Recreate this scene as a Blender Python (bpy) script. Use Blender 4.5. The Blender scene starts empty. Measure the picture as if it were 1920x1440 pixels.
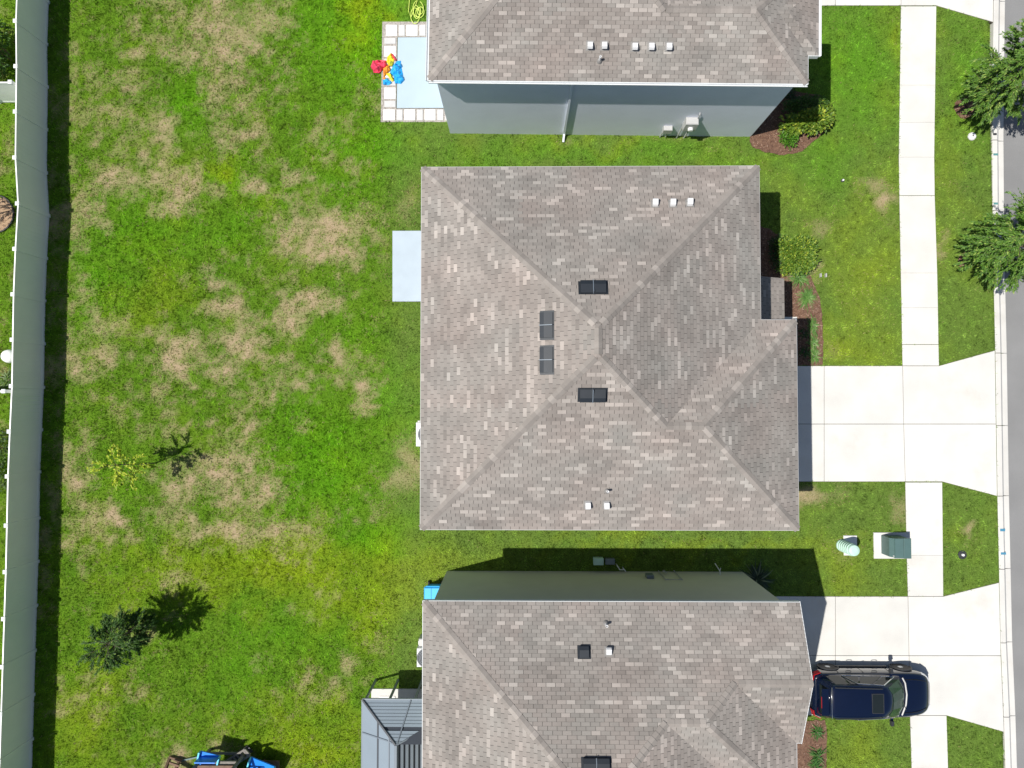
import bpy, bmesh, math, random
import numpy as np
from mathutils import Vector, Matrix

random.seed(7)
RNG = np.random.default_rng(11)
scene = bpy.context.scene
COL = scene.collection
R = math.radians

# ------------------------------------------------------------------ camera
CAM_H, CAM_F = 29.0, 1290.0            # metres above the lawn, focal length in pixels of a 1920 wide frame
TILT_X, TILT_Y = 15.0, 37.0            # the drone camera is a degree or two off the vertical
_bz = Vector((TILT_X, -TILT_Y, CAM_F)).normalized()
_bx = Vector((1, 0, -TILT_X / CAM_F)); _bx = (_bx - _bz * _bx.dot(_bz)).normalized()
_by = _bz.cross(_bx)
cam_data = bpy.data.cameras.new('camera'); cam = bpy.data.objects.new('camera', cam_data)
COL.objects.link(cam)
cam_data.sensor_width = 36.0; cam_data.lens = 36.0 * CAM_F / 1920.0
cam_data.clip_start = 0.5; cam_data.clip_end = 2000
cam.matrix_world = Matrix(((_bx.x, _by.x, _bz.x, 0), (_bx.y, _by.y, _bz.y, 0), (_bx.z, _by.z, _bz.z, CAM_H), (0, 0, 0, 1)))
scene.camera = cam

# ------------------------------------------------------------------ world, sun, exposure
SUN_TRAVEL = Vector((0.512, 0.132, -1.0))
w = bpy.data.worlds.new('World'); scene.world = w; w.use_nodes = True
nt = w.node_tree; nt.nodes.clear()
out = nt.nodes.new('ShaderNodeOutputWorld'); bg = nt.nodes.new('ShaderNodeBackground'); sky = nt.nodes.new('ShaderNodeTexSky')
sky.sky_type = 'NISHITA'; sky.sun_disc = False
sky.sun_elevation = math.atan2(1.0, math.hypot(SUN_TRAVEL.x, SUN_TRAVEL.y))
sky.sun_rotation = math.atan2(-SUN_TRAVEL.x, -SUN_TRAVEL.y)
bg.inputs['Strength'].default_value = 0.068
nt.links.new(sky.outputs[0], bg.inputs[0]); nt.links.new(bg.outputs[0], out.inputs[0])
sun_data = bpy.data.lights.new('sun', 'SUN'); sun_data.energy = 4.6; sun_data.angle = R(0.5); sun_data.color = (1.0, 0.965, 0.90)
sun = bpy.data.objects.new('sun', sun_data); COL.objects.link(sun)
sun.rotation_euler = SUN_TRAVEL.to_track_quat('-Z', 'Y').to_euler(); sun.location = (-20, -5, 40)
scene.view_settings.view_transform = 'Standard'; scene.view_settings.look = 'None'
scene.view_settings.exposure = 0.27; scene.view_settings.gamma = 1.0

# ------------------------------------------------------------------ survey helpers
def P(px, py, h=0.0):
    """plan position of a point seen at photo pixel (px, py) that stands h metres above the lawn"""
    d = _bx * ((px - 960) / CAM_F) + _by * (-(py - 720) / CAM_F) - _bz
    t = (CAM_H - h) / -d.z
    return (d.x * t, d.y * t)
def P3(px, py, h=0.0):
    a = P(px, py, h); return Vector((a[0], a[1], h))
def project(v):
    q = Vector(v) - Vector((0, 0, CAM_H)); c = q.dot(_bz)
    return (960 - CAM_F * q.dot(_bx) / c, 720 + CAM_F * q.dot(_by) / c)

def tag(o, label=None, cat=None, group=None, kind=None):
    if label: o['label'] = label
    if cat: o['category'] = cat
    if group: o['group'] = group
    if kind: o['kind'] = kind
    return o
def empty(name, loc=(0, 0, 0), rz=0.0, parent=None):
    o = bpy.data.objects.new(name, None); COL.objects.link(o)
    o.location = loc; o.rotation_euler = (0, 0, rz); o.empty_display_size = 0.2
    if parent: o.parent = parent
    return o
def link(name, me, parent=None, loc=None):
    o = bpy.data.objects.new(name, me); COL.objects.link(o)
    if parent: o.parent = parent
    if loc is not None: o.location = loc
    return o

# ------------------------------------------------------------------ materials
MATS = {}
def new_mat(name):
    m = bpy.data.materials.new(name); m.use_nodes = True; MATS[name] = m
    return m, m.node_tree, m.node_tree.nodes['Principled BSDF']
def mat(name, col, rough=0.7, var=0.12, scale=3.0, fine=0.0, fscale=60.0, bump=0.0, bscale=80.0, metal=0.0, coat=0.0, col2=None, spec=0.5, objvar=0.0):
    m, t, b = new_mat(name); N = t.nodes; L = t.links
    b.inputs['Roughness'].default_value = rough; b.inputs['Metallic'].default_value = metal
    b.inputs['Coat Weight'].default_value = coat; b.inputs['Specular IOR Level'].default_value = spec
    tc = N.new('ShaderNodeTexCoord'); n1 = N.new('ShaderNodeTexNoise'); n1.inputs['Scale'].default_value = scale; n1.inputs['Detail'].default_value = 6
    geo = N.new('ShaderNodeNewGeometry'); L.new(geo.outputs['Position'], n1.inputs['Vector'])
    ramp = N.new('ShaderNodeValToRGB'); L.new(n1.outputs['Fac'], ramp.inputs[0])
    c = np.array(col); d = np.array(col2) if col2 is not None else c * (1 - var)
    e = c if col2 is not None else c * (1 + var)
    ramp.color_ramp.elements[0].position = 0.3; ramp.color_ramp.elements[1].position = 0.7
    ramp.color_ramp.elements[0].color = (*np.clip(d, 0, 1), 1); ramp.color_ramp.elements[1].color = (*np.clip(e, 0, 1), 1)
    src = ramp.outputs[0]
    if fine > 0:
        n2 = N.new('ShaderNodeTexNoise'); n2.inputs['Scale'].default_value = fscale; n2.inputs['Detail'].default_value = 3
        L.new(geo.outputs['Position'], n2.inputs['Vector'])
        mr = N.new('ShaderNodeMapRange'); mr.inputs[1].default_value = 0.25; mr.inputs[2].default_value = 0.75
        mr.inputs[3].default_value = 1 - fine; mr.inputs[4].default_value = 1 + fine; L.new(n2.outputs['Fac'], mr.inputs[0])
        mx = N.new('ShaderNodeMix'); mx.data_type = 'RGBA'; mx.blend_type = 'MULTIPLY'; mx.inputs[0].default_value = 1
        L.new(src, mx.inputs[6]); L.new(mr.outputs[0], mx.inputs[7]); src = mx.outputs[2]
    if objvar > 0:
        oi = N.new('ShaderNodeObjectInfo'); m5 = N.new('ShaderNodeMapRange'); m5.inputs[3].default_value = 1 - objvar; m5.inputs[4].default_value = 1 + objvar; L.new(oi.outputs['Random'], m5.inputs[0])
        x5 = N.new('ShaderNodeMix'); x5.data_type = 'RGBA'; x5.blend_type = 'MULTIPLY'; x5.inputs[0].default_value = 1; L.new(src, x5.inputs[6]); L.new(m5.outputs[0], x5.inputs[7]); src = x5.outputs[2]
        n6 = N.new('ShaderNodeTexNoise'); n6.inputs['Scale'].default_value = .45; n6.inputs['Detail'].default_value = 8; n6.inputs['Roughness'].default_value = .7; L.new(geo.outputs['Position'], n6.inputs['Vector'])
        m6 = N.new('ShaderNodeMapRange'); m6.inputs[1].default_value = .56; m6.inputs[2].default_value = .72; L.new(n6.outputs['Fac'], m6.inputs[0])
        x6 = N.new('ShaderNodeMix'); x6.data_type = 'RGBA'; x6.blend_type = 'MULTIPLY'; x6.inputs[7].default_value = (.94, .91, .87, 1); L.new(m6.outputs[0], x6.inputs[0]); L.new(src, x6.inputs[6]); src = x6.outputs[2]
    L.new(src, b.inputs['Base Color'])
    if bump > 0:
        n3 = N.new('ShaderNodeTexNoise'); n3.inputs['Scale'].default_value = bscale; n3.inputs['Detail'].default_value = 4
        L.new(geo.outputs['Position'], n3.inputs['Vector'])
        bp = N.new('ShaderNodeBump'); bp.inputs['Strength'].default_value = bump; bp.inputs['Distance'].default_value = 0.02
        L.new(n3.outputs['Fac'], bp.inputs['Height']); L.new(bp.outputs[0], b.inputs['Normal'])
    return m
def attr_mat(name, rough=0.8, fine=0.15, fscale=40.0, translucent=0.0, bump=0.0, spec=0.3, mid=0.0, mscale=3.0):
    """colour from the mesh attribute 'col', broken up by noise"""
    m, t, b = new_mat(name); N = t.nodes; L = t.links
    a = N.new('ShaderNodeAttribute'); a.attribute_name = 'col'
    geo = N.new('ShaderNodeNewGeometry')
    n = N.new('ShaderNodeTexNoise'); n.inputs['Scale'].default_value = fscale; n.inputs['Detail'].default_value = 4
    L.new(geo.outputs['Position'], n.inputs['Vector'])
    mr = N.new('ShaderNodeMapRange'); mr.inputs[1].default_value = 0.25; mr.inputs[2].default_value = 0.75
    mr.inputs[3].default_value = 1 - fine; mr.inputs[4].default_value = 1 + fine; L.new(n.outputs['Fac'], mr.inputs[0])
    mx = N.new('ShaderNodeMix'); mx.data_type = 'RGBA'; mx.blend_type = 'MULTIPLY'; mx.inputs[0].default_value = 1
    L.new(a.outputs['Color'], mx.inputs[6]); L.new(mr.outputs[0], mx.inputs[7])
    src = mx.outputs[2]
    if mid > 0:
        n4 = N.new('ShaderNodeTexNoise'); n4.inputs['Scale'].default_value = mscale; n4.inputs['Detail'].default_value = 5
        L.new(geo.outputs['Position'], n4.inputs['Vector'])
        m4 = N.new('ShaderNodeMapRange'); m4.inputs[1].default_value = 0.3; m4.inputs[2].default_value = 0.7
        m4.inputs[3].default_value = 1 - mid; m4.inputs[4].default_value = 1 + mid; L.new(n4.outputs['Fac'], m4.inputs[0])
        x4 = N.new('ShaderNodeMix'); x4.data_type = 'RGBA'; x4.blend_type = 'MULTIPLY'; x4.inputs[0].default_value = 1
        L.new(src, x4.inputs[6]); L.new(m4.outputs[0], x4.inputs[7]); src = x4.outputs[2]
    L.new(src, b.inputs['Base Color'])
    b.inputs['Roughness'].default_value = rough; b.inputs['Specular IOR Level'].default_value = spec
    if bump > 0:
        bp = N.new('ShaderNodeBump'); bp.inputs['Strength'].default_value = bump; bp.inputs['Distance'].default_value = 0.02
        L.new(n.outputs['Fac'], bp.inputs['Height']); L.new(bp.outputs[0], b.inputs['Normal'])
    if translucent > 0:
        tr = N.new('ShaderNodeBsdfTranslucent'); L.new(src, tr.inputs['Color'])
        ms = N.new('ShaderNodeMixShader'); ms.inputs[0].default_value = translucent
        o = N['Material Output']; L.new(b.outputs[0], ms.inputs[1]); L.new(tr.outputs[0], ms.inputs[2]); L.new(ms.outputs[0], o.inputs['Surface'])
    return m

M_GROUND = attr_mat('lawn_soil', 0.95, 0.35, 22.0, 0, 0.7, 0.1)
M_GRASS = attr_mat('grass_blade', 0.8, 0.25, 7.0, 0.3, 0, 0.06)
M_LEAF = attr_mat('leaf', 0.5, 0.12, 30.0, 0.3, 0, 0.4)
M_SHINGLE = attr_mat('asphalt_shingle', 0.92, 0.13, 90.0, 0, 0.25, 0.2, 0.10, 1.3)
M_DECK = mat('roof_underlay', (0.07, 0.066, 0.062), 0.95)
M_CONC = mat('concrete', (0.61, 0.597, 0.565), 0.9, 0.07, 0.8, 0.05, 30, 0.12, 120, objvar=.035)
M_CONCK = mat('kerb_concrete', (0.58, 0.565, 0.535), 0.9, 0.06, 1.2, 0.05, 40, 0.12, 120, objvar=.03)
M_CONCW = mat('white_paver', (0.74, 0.73, 0.71), 0.85, 0.03, 3, 0.03, 50)
M_CONCG = mat('grey_paver', (0.52, 0.515, 0.505), 0.85, 0.05, 3, 0.07, 50)
M_PATIO = mat('patio_concrete', (0.40, 0.47, 0.535), 0.7, 0.05, 1.5, 0.02, 40)
M_PATIOB = mat('blue_painted_slab', (0.385, 0.475, 0.53), 0.6, 0.03, 1.2, 0.02, 40)
M_JOINT = mat('joint_soil', (0.10, 0.085, 0.065), 0.95, 0.3, 20)
M_ASPH = mat('asphalt', (0.215, 0.214, 0.214), 0.92, 0.08, 0.6, 0.22, 70, 0.4, 160)
M_WBLUE = mat('blue_grey_stucco', (0.76, 0.80, 0.90), 0.9, 0.03, 1.2, 0.03, 25, 0.25, 60)
M_WBEIGE = mat('taupe_stucco', (0.66, 0.63, 0.51), 0.9, 0.03, 1.2, 0.03, 25, 0.25, 60)
M_WGREY = mat('grey_stucco', (0.42, 0.43, 0.44), 0.9, 0.03, 1.2, 0.03, 25, 0.25, 60)
M_TRIM = mat('white_trim', (0.72, 0.74, 0.75), 0.5, 0.02)
M_TRIMG = mat('grey_trim', (0.46, 0.455, 0.45), 0.5, 0.03)
M_VINYL = mat('white_vinyl', (0.84, 0.85, 0.82), 0.45, 0.02, 2)
M_VENT = mat('dark_vent_metal', (0.022, 0.027, 0.034), 0.45, 0.08, 4, metal=0.2)
M_VENTW = mat('galvanised_metal', (0.78, 0.78, 0.78), 0.35, 0.04, 5, metal=0.1)
M_FLASH = mat('grey_flashing', (.22, .21, .20), .6, .05)
M_BLACK = mat('black_rubber', (0.012, 0.012, 0.013), 0.6, 0.1)
M_DARK = mat('dark_plastic', (0.03, 0.032, 0.036), 0.5, 0.1)
M_MULCH = mat('brown_mulch', (0.20, 0.115, 0.075), 0.95, 0.4, 14, 0.5, 60, 0.9, 40, col2=(0.09, 0.045, 0.03))
M_BARK = mat('bark', (0.10, 0.075, 0.055), 0.95, 0.3, 12, 0.2, 60, 0.5, 40)
M_GREENB = mat('dark_green_enamel', (0.075, 0.135, 0.13), 0.45, 0.05, 4, 0.03, 30)
M_GREENP = mat('pale_green_plastic', (0.46, 0.66, 0.57), 0.5, 0.05, 6)
M_PAINT = mat('navy_car_paint', (0.0016, 0.005, 0.022), 0.14, 0.05, 2, metal=0.1, coat=1.0)
M_GLASS = mat('tinted_glass', (0.012, 0.016, 0.016), 0.06, 0.05, 2, coat=0.3)
M_WSHIELD = mat('windscreen_glass', (0.025, 0.06, 0.04), 0.08, 0.2, 5, coat=0.3)
M_CHROME = mat('bright_chrome', (0.75, 0.75, 0.75), 0.15, 0.02, metal=1.0)
M_RIM = mat('alloy_rim', (0.85, 0.85, 0.85), 0.35, 0.03, metal=0.1)
M_RED = mat('red_lens', (0.35, 0.012, 0.014), 0.15, 0.05, coat=0.6)
M_LENS = mat('clear_lens', (0.55, 0.57, 0.6), 0.1, 0.03, coat=1.0)
M_ALU = mat('grey_aluminium', (0.17, 0.20, 0.235), 0.45, 0.03, 2, metal=0.15)
M_ALUD = mat('dark_aluminium', (0.035, 0.042, 0.055), 0.5, 0.08, 2)
M_CANO = mat('screen_panel', (0.20, 0.245, 0.29), 0.6, 0.035, 1.5)
M_WOOD = mat('brown_timber', (0.17, 0.105, 0.07), 0.85, 0.25, 8, 0.2, 50)
M_WOODG = mat('grey_timber', (0.20, 0.185, 0.165), 0.85, 0.15, 8, 0.15, 50)
M_BLUE = mat('bright_blue_plastic', (0.02, 0.22, 0.78), 0.35, 0.06, 4)
M_CYAN = mat('pale_blue_plastic', (0.16, 0.62, 0.80), 0.35, 0.06, 4)
M_BINB = mat('sky_blue_plastic', (0.045, 0.40, 0.80), 0.4, 0.04, 3)
M_HOSE = mat('lime_hose', (0.56, 0.68, 0.13), 0.45, 0.05, 5)
M_FRED = mat('pink_red_fabric', (0.68, 0.04, 0.10), 0.6, 0.15, 8)
M_FYEL = mat('yellow_fabric', (0.80, 0.66, 0.03), 0.6, 0.1, 8)
M_FORA = mat('orange_fabric', (0.80, 0.27, 0.02), 0.6, 0.12, 8)
M_FBLU = mat('blue_fabric', (0.01, 0.33, 0.74), 0.6, 0.12, 8)
M_MARK = mat('blue_road_paint', (0.06, 0.22, 0.34), 0.7, 0.12, 12, 0.15, 60)
M_MARKT = mat('teal_road_paint', (0.09, 0.24, 0.24), 0.7, 0.15, 12, 0.15, 60)
M_GRAVEL = mat('pebble_gravel', (0.34, 0.31, 0.28), 0.9, 0.3, 14, 0.5, 45, 0.8, 40)
M_PANE = mat('window_pane', (0.02, 0.025, 0.03), 0.08, 0.1, 2)
M_DIRT = mat('dry_sand', (0.34, 0.23, 0.14), 0.95, 0.15, 12, 0.2, 50, 0.5, 40)

# ------------------------------------------------------------------ mesh builder
class MB:
    def __init__(s): s.v = []; s.f = []; s.c = []
    def add(s, vs, fs, col=None):
        n = len(s.v); s.v += [tuple(a) for a in vs]; s.f += [tuple(i + n for i in f) for f in fs]
        if col is not None: s.c += [col] * len(vs)
        return s
    def box(s, x0, x1, y0, y1, z0, z1, bev=0.0, col=None):
        if bev > 0:
            b = bev
            vs = [(x0, y0, z0), (x1, y0, z0), (x1, y1, z0), (x0, y1, z0), (x0, y0, z1 - b), (x1, y0, z1 - b), (x1, y1, z1 - b), (x0, y1, z1 - b),
                  (x0 + b, y0 + b, z1), (x1 - b, y0 + b, z1), (x1 - b, y1 - b, z1), (x0 + b, y1 - b, z1)]
            fs = [(3, 2, 1, 0), (0, 1, 5, 4), (1, 2, 6, 5), (2, 3, 7, 6), (3, 0, 4, 7), (4, 5, 9, 8), (5, 6, 10, 9), (6, 7, 11, 10), (7, 4, 8, 11), (8, 9, 10, 11)]
        else:
            vs = [(x0, y0, z0), (x1, y0, z0), (x1, y1, z0), (x0, y1, z0), (x0, y0, z1), (x1, y0, z1), (x1, y1, z1), (x0, y1, z1)]
            fs = [(3, 2, 1, 0), (4, 5, 6, 7), (0, 1, 5, 4), (1, 2, 6, 5), (2, 3, 7, 6), (3, 0, 4, 7)]
        return s.add(vs, fs, col)
    def prism(s, poly, z0, z1, bev=0.0):
        """plan polygon (counter-clockwise) raised from z0 to z1"""
        n = len(poly)
        a = sum(poly[i][0] * poly[(i + 1) % n][1] - poly[(i + 1) % n][0] * poly[i][1] for i in range(n))
        if a < 0: poly = poly[::-1]
        vs = [(x, y, z0) for x, y in poly] + [(x, y, z1 - bev) for x, y in poly]
        fs = [tuple(range(n))[::-1]] + [(i, (i + 1) % n, n + (i + 1) % n, n + i) for i in range(n)]
        if bev > 0:
            vs += [(x, y, z1) for x, y in offset(poly, -bev)]
            fs += [(n + i, n + (i + 1) % n, 2 * n + (i + 1) % n, 2 * n + i) for i in range(n)] + [tuple(range(2 * n, 3 * n))]
        else: fs += [tuple(range(n, 2 * n))]
        return s.add(vs, fs)
    def bar(s, a, b, w, h=None, up=(0, 0, 1)):
        """square bar from a to b"""
        a, b = Vector(a), Vector(b); h = h or w; d = (b - a).normalized(); u = Vector(up)
        if abs(d.dot(u)) > 0.95: u = Vector((1, 0, 0))
        x = d.cross(u).normalized(); y = x.cross(d).normalized()
        vs = [p + x * (i * w / 2) + y * (j * h / 2) for p in (a, b) for i, j in ((-1, -1), (1, -1), (1, 1), (-1, 1))]
        return s.add(vs, [(0, 1, 2, 3), (7, 6, 5, 4), (0, 4, 5, 1), (1, 5, 6, 2), (2, 6, 7, 3), (3, 7, 4, 0)])
    def tube(s, pts, rad, seg=8, cap=True):
        pts = [Vector(p) for p in pts]; n = len(pts); rr = rad if isinstance(rad, (list, tuple)) else [rad] * n
        rings = []; prev = None
        for i, p in enumerate(pts):
            d = (pts[min(i + 1, n - 1)] - pts[max(i - 1, 0)]).normalized()
            x = prev if prev is not None else (Vector((0, 0, 1)) if abs(d.z) < 0.9 else Vector((1, 0, 0)))
            x = (x - d * x.dot(d)).normalized(); prev = x; y = d.cross(x)
            rings.append([p + (x * math.cos(2 * math.pi * k / seg) + y * math.sin(2 * math.pi * k / seg)) * rr[i] for k in range(seg)])
        vs = [q for r in rings for q in r]; fs = []
        for i in range(n - 1):
            for k in range(seg):
                fs.append((i * seg + k, i * seg + (k + 1) % seg, (i + 1) * seg + (k + 1) % seg, (i + 1) * seg + k))
        if cap: fs += [tuple(range(seg))[::-1], tuple(range((n - 1) * seg, n * seg))]
        return s.add(vs, fs)
    def cyl(s, c, r, z0, z1, seg=16, r2=None, dx=0, dy=0):
        return s.lathe(c, [(r, z0), (r2 if r2 is not None else r, z1)], seg, dx, dy)
    def lathe(s, c, prof, seg=16, dx=0, dy=0):
        vs = []; fs = []; n = len(prof)
        for i, (r, z) in enumerate(prof):
            t = i / max(1, n - 1)
            vs += [(c[0] + dx * t + r * math.cos(2 * math.pi * k / seg), c[1] + dy * t + r * math.sin(2 * math.pi * k / seg), z) for k in range(seg)]
        for i in range(n - 1):
            for k in range(seg): fs.append((i * seg + k, i * seg + (k + 1) % seg, (i + 1) * seg + (k + 1) % seg, (i + 1) * seg + k))
        fs += [tuple(range(seg))[::-1], tuple(range((n - 1) * seg, n * seg))]
        return s.add(vs, fs)
    def mesh(s, name, m, smooth=False):
        me = bpy.data.meshes.new(name); me.from_pydata(s.v, [], s.f)
        if s.c:
            at = me.color_attributes.new('col', 'FLOAT_COLOR', 'POINT')
            at.data.foreach_set('color', np.array([(*c, 1.0) for c in s.c], dtype=np.float32).ravel())
        if m: me.materials.append(m)
        if smooth: me.polygons.foreach_set('use_smooth', [True] * len(me.polygons))
        me.update(); return me
    def build(s, name, m, parent=None, smooth=False, loc=None):
        return link(name, s.mesh(name, m, smooth), parent, loc)

def offset(poly, d):
    """mitred offset of a counter-clockwise polygon, outward for d > 0"""
    n = len(poly); outp = []
    for i in range(n):
        p0, p1, p2 = Vector(poly[i - 1]), Vector(poly[i]), Vector(poly[(i + 1) % n])
        e1 = (p1 - p0).normalized(); e2 = (p2 - p1).normalized()
        n1 = Vector((e1.y, -e1.x)); n2 = Vector((e2.y, -e2.x)); m = (n1 + n2); k = m.dot(n1)
        outp.append(tuple(p1 + m * (d / k)))
    return outp
def clip_poly(poly, a, b, c):
    """keep the part of a convex polygon where a x + b y + c >= 0"""
    o = []; n = len(poly)
    for i in range(n):
        p, q = poly[i], poly[(i + 1) % n]; fp = a * p[0] + b * p[1] + c; fq = a * q[0] + b * q[1] + c
        if fp >= 0: o.append(p)
        if (fp > 0 and fq < 0) or (fp < 0 and fq > 0):
            t = fp / (fp - fq); o.append((p[0] + (q[0] - p[0]) * t, p[1] + (q[1] - p[1]) * t))
    return o
def area(poly):
    return 0.5 * abs(sum(poly[i][0] * poly[(i + 1) % len(poly)][1] - poly[(i + 1) % len(poly)][0] * poly[i][1] for i in range(len(poly)))) if len(poly) > 2 else 0.0

def fast_mesh(name, verts, tris, cols, m):
    me = bpy.data.meshes.new(name); nv, nf = len(verts), len(tris)
    me.vertices.add(nv); me.vertices.foreach_set('co', np.asarray(verts, dtype=np.float32).ravel())
    me.loops.add(nf * 3); me.loops.foreach_set('vertex_index', np.asarray(tris, dtype=np.int32).ravel())
    me.polygons.add(nf); me.polygons.foreach_set('loop_start', np.arange(nf, dtype=np.int32) * 3)
    me.update(calc_edges=True)
    at = me.color_attributes.new('col', 'FLOAT_COLOR', 'POINT')
    at.data.foreach_set('color', np.hstack([cols, np.ones((nv, 1))]).astype(np.float32).ravel())
    me.materials.append(m); me.validate(); return me

# ------------------------------------------------------------------ noise for the lawn
_GRIDS = {}
def vnoise(x, y, seed):
    if seed not in _GRIDS: _GRIDS[seed] = np.random.default_rng(seed).random((257, 257))
    g = _GRIDS[seed]; xi = np.floor(x).astype(int); yi = np.floor(y).astype(int)
    fx = x - xi; fy = y - yi; fx = fx * fx * (3 - 2 * fx); fy = fy * fy * (3 - 2 * fy); xi &= 255; yi &= 255
    return (g[xi, yi] * (1 - fx) + g[xi + 1, yi] * fx) * (1 - fy) + (g[xi, yi + 1] * (1 - fx) + g[xi + 1, yi + 1] * fx) * fy
def fbm(x, y, sc, seed, octv=4):
    r = 0; a = 0.5; tot = 0
    for o in range(octv):
        r = r + a * vnoise(x * sc * 2 ** o + 91.3 * o, y * sc * 2 ** o + 17.7 * o, seed + o); tot += a; a *= 0.55
    return r / tot
def pix(x, y):
    """photo pixel of lawn points (vectorised)"""
    qx, qy, qz = x, y, np.full_like(x, -CAM_H); c = qx * _bz.x + qy * _bz.y + qz * _bz.z
    return 960 - CAM_F * (qx * _bx.x + qy * _bx.y + qz * _bx.z) / c, 720 + CAM_F * (qx * _by.x + qy * _by.y + qz * _by.z) / c

# worn and dry spots of the lawns: photo pixel centre, radii, strength
DRY = [(430, 70, 150, 95, .55), (350, 40, 80, 50, .3), (440, 160, 90, 80, .5), (500, 150, 60, 70, .35), (390, 240, 60, 40, .4), (310, 235, 40, 70, .45), (430, 245, 60, 45, .5),
       (320, 350, 70, 45, .8), (220, 345, 110, 35, .55), (290, 300, 45, 50, .4), (150, 410, 45, 60, .6), (370, 345, 70, 30, .4), (495, 348, 40, 22, .7), (560, 345, 60, 20, .5),
       (620, 420, 110, 60, .6), (560, 430, 50, 50, .6), (640, 480, 60, 50, .75), (760, 400, 40, 40, .4), (550, 575, 50, 28, .9), (610, 560, 40, 26, .75), (655, 600, 50, 20, .45),
       (400, 530, 40, 55, .55), (405, 575, 35, 25, .85), (465, 620, 35, 45, .75), (440, 645, 45, 40, .5), (350, 670, 80, 60, .6), (410, 700, 40, 30, .9), (330, 680, 50, 30, .5),
       (490, 670, 40, 20, .6), (640, 665, 45, 35, .65), (690, 725, 30, 40, .7), (550, 735, 50, 35, .7), (300, 740, 60, 60, .45), (200, 665, 40, 20, .65), (145, 695, 30, 40, .65),
       (480, 790, 90, 60, .4), (430, 850, 70, 50, .35), (330, 930, 40, 70, .75), (440, 900, 100, 60, .6), (480, 930, 60, 30, .6), (225, 980, 38, 26, .95), (140, 880, 40, 90, .6),
       (180, 960, 60, 40, .4), (220, 1020, 80, 40, .45), (150, 1030, 60, 60, .4), (400, 990, 120, 30, .5), (545, 1000, 80, 28, .7), (770, 860, 30, 90, .6), (740, 910, 40, 40, .6),
       (690, 950, 60, 30, .35), (610, 985, 50, 30, .4), (330, 1085, 50, 30, .4), (560, 1150, 30, 25, .4), (650, 1270, 60, 45, .6), (700, 1220, 60, 60, .3), (150, 1300, 60, 50, .25), (250, 1290, 30, 25, .4), (260, 1180, 50, 25, .4),
       (500, 1240, 30, 30, .4), (420, 1410, 40, 20, .5), (160, 560, 30, 90, .45), (120, 640, 20, 200, .35), (250, 190, 80, 120, .25), (640, 260, 60, 60, .35), (700, 180, 35, 50, .4), (190, 250, 60, 150, .3),
       (1645, 350, 40, 20, .6), (1672, 385, 18, 28, .8), (1530, 425, 30, 25, .5), (1520, 500, 22, 30, .6), (1770, 470, 18, 35, .55), (1800, 345, 50, 20, .3), (1530, 925, 60, 16, .7), (1510, 935, 25, 25, .8),
       (1690, 960, 18, 40, .5), (1560, 655, 60, 30, .3), (1620, 560, 90, 90, .2), (1060, 262, 24, 8, .6), (1230, 268, 160, 6, .4), (1300, 262, 40, 10, .5), (660, 110, 18, 60, .3), (1680, 40, 18, 20, .4), (1590, 1030, 50, 26, .35), (1810, 998, 16, 14, .9), (330, 1435, 20, 30, .8)]
LUSH = [(680, 60, 130, 130, .9), (640, 110, 60, 60, .5), (360, 190, 45, 50, .8), (270, 440, 110, 70, .6), (180, 520, 60, 80, .6), (430, 440, 60, 60, .5), (690, 280, 110, 40, .7), (640, 340, 80, 50, .4),
        (430, 330, 40, 40, .7), (500, 370, 40, 25, .6), (650, 620, 60, 60, .4), (600, 860, 110, 110, .8), (550, 960, 70, 60, .4), (740, 770, 60, 80, .5), (700, 1000, 90, 30, .8), (1100, 290, 400, 25, .5), (1600, 120, 100, 140, .7), (1560, 300, 60, 60, .5),
        (540, 1180, 120, 60, .4), (450, 1250, 60, 60, .4), (700, 1020, 60, 25, .8), (220, 900, 50, 40, .4), (1820, 150, 60, 120, .5)]
YEL = [(520, 1060, 300, 60, .7), (300, 1060, 90, 60, .5), (420, 1110, 80, 40, .5), (700, 1120, 110, 70, .6), (160, 1330, 70, 90, .5), (560, 1380, 130, 60, .5), (600, 1420, 60, 30, .8), (300, 560, 70, 60, .5), (340, 330, 50, 50, .3),
       (410, 310, 30, 25, .9), (500, 380, 30, 30, .4), (690, 20, 40, 40, .9), (590, 1330, 70, 50, .4), (1620, 520, 80, 140, .4), (1590, 640, 80, 50, .5), (1580, 1060, 60, 50, .35), (1590, 1400, 60, 60, .4), (1120, 268, 140, 15, .35), (1720, 900, 30, 40, .3), (1680, 60, 20, 60, .4), (200, 1000, 80, 60, .2), (1300, 1020, 300, 12, .4), (1780, 300, 30, 160, .25), (770, 1060, 60, 60, .4)]
def blobs(px, py, lst):
    r = np.zeros_like(px)
    for cx, cy, rx, ry, s in lst:
        d = ((px - cx) / rx) ** 2 + ((py - cy) / ry) ** 2; r = np.maximum(r, s * np.exp(-d * 0.9))
    return r
def lawn_state(x, y):
    px, py = pix(x, y)
    wx = (fbm(x, y, 1.1, 5) - .5) * 70; wy = (fbm(x, y, 1.1, 25) - .5) * 70
    dry = blobs(px + wx, py + wy, DRY); lush = blobs(px + wx, py + wy, LUSH); yel = blobs(px + wx * 1.5, py + wy * 1.5, YEL)
    back = np.clip((760 - px) / 60, 0, 1)
    n = fbm(x, y, 0.9, 41, 5); n2 = fbm(x, y, 2.6, 71, 4)
    base = back * np.where(py < 1010, .17, .10)
    d = base + dry * (.78 + .30 * (1 - back)) + (n - .5) * (0.50 * back + .2) + (n2 - .5) * (.75 * back + .12) + (fbm(x, y, 4.5, 171, 3) - .5) * .55 * back - lush * .4
    return np.clip(d, 0, 1), np.clip(lush + (n2 - .5) * .4, 0, 1), np.clip(yel + (n - .5) * .7, 0, 1), back
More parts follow.
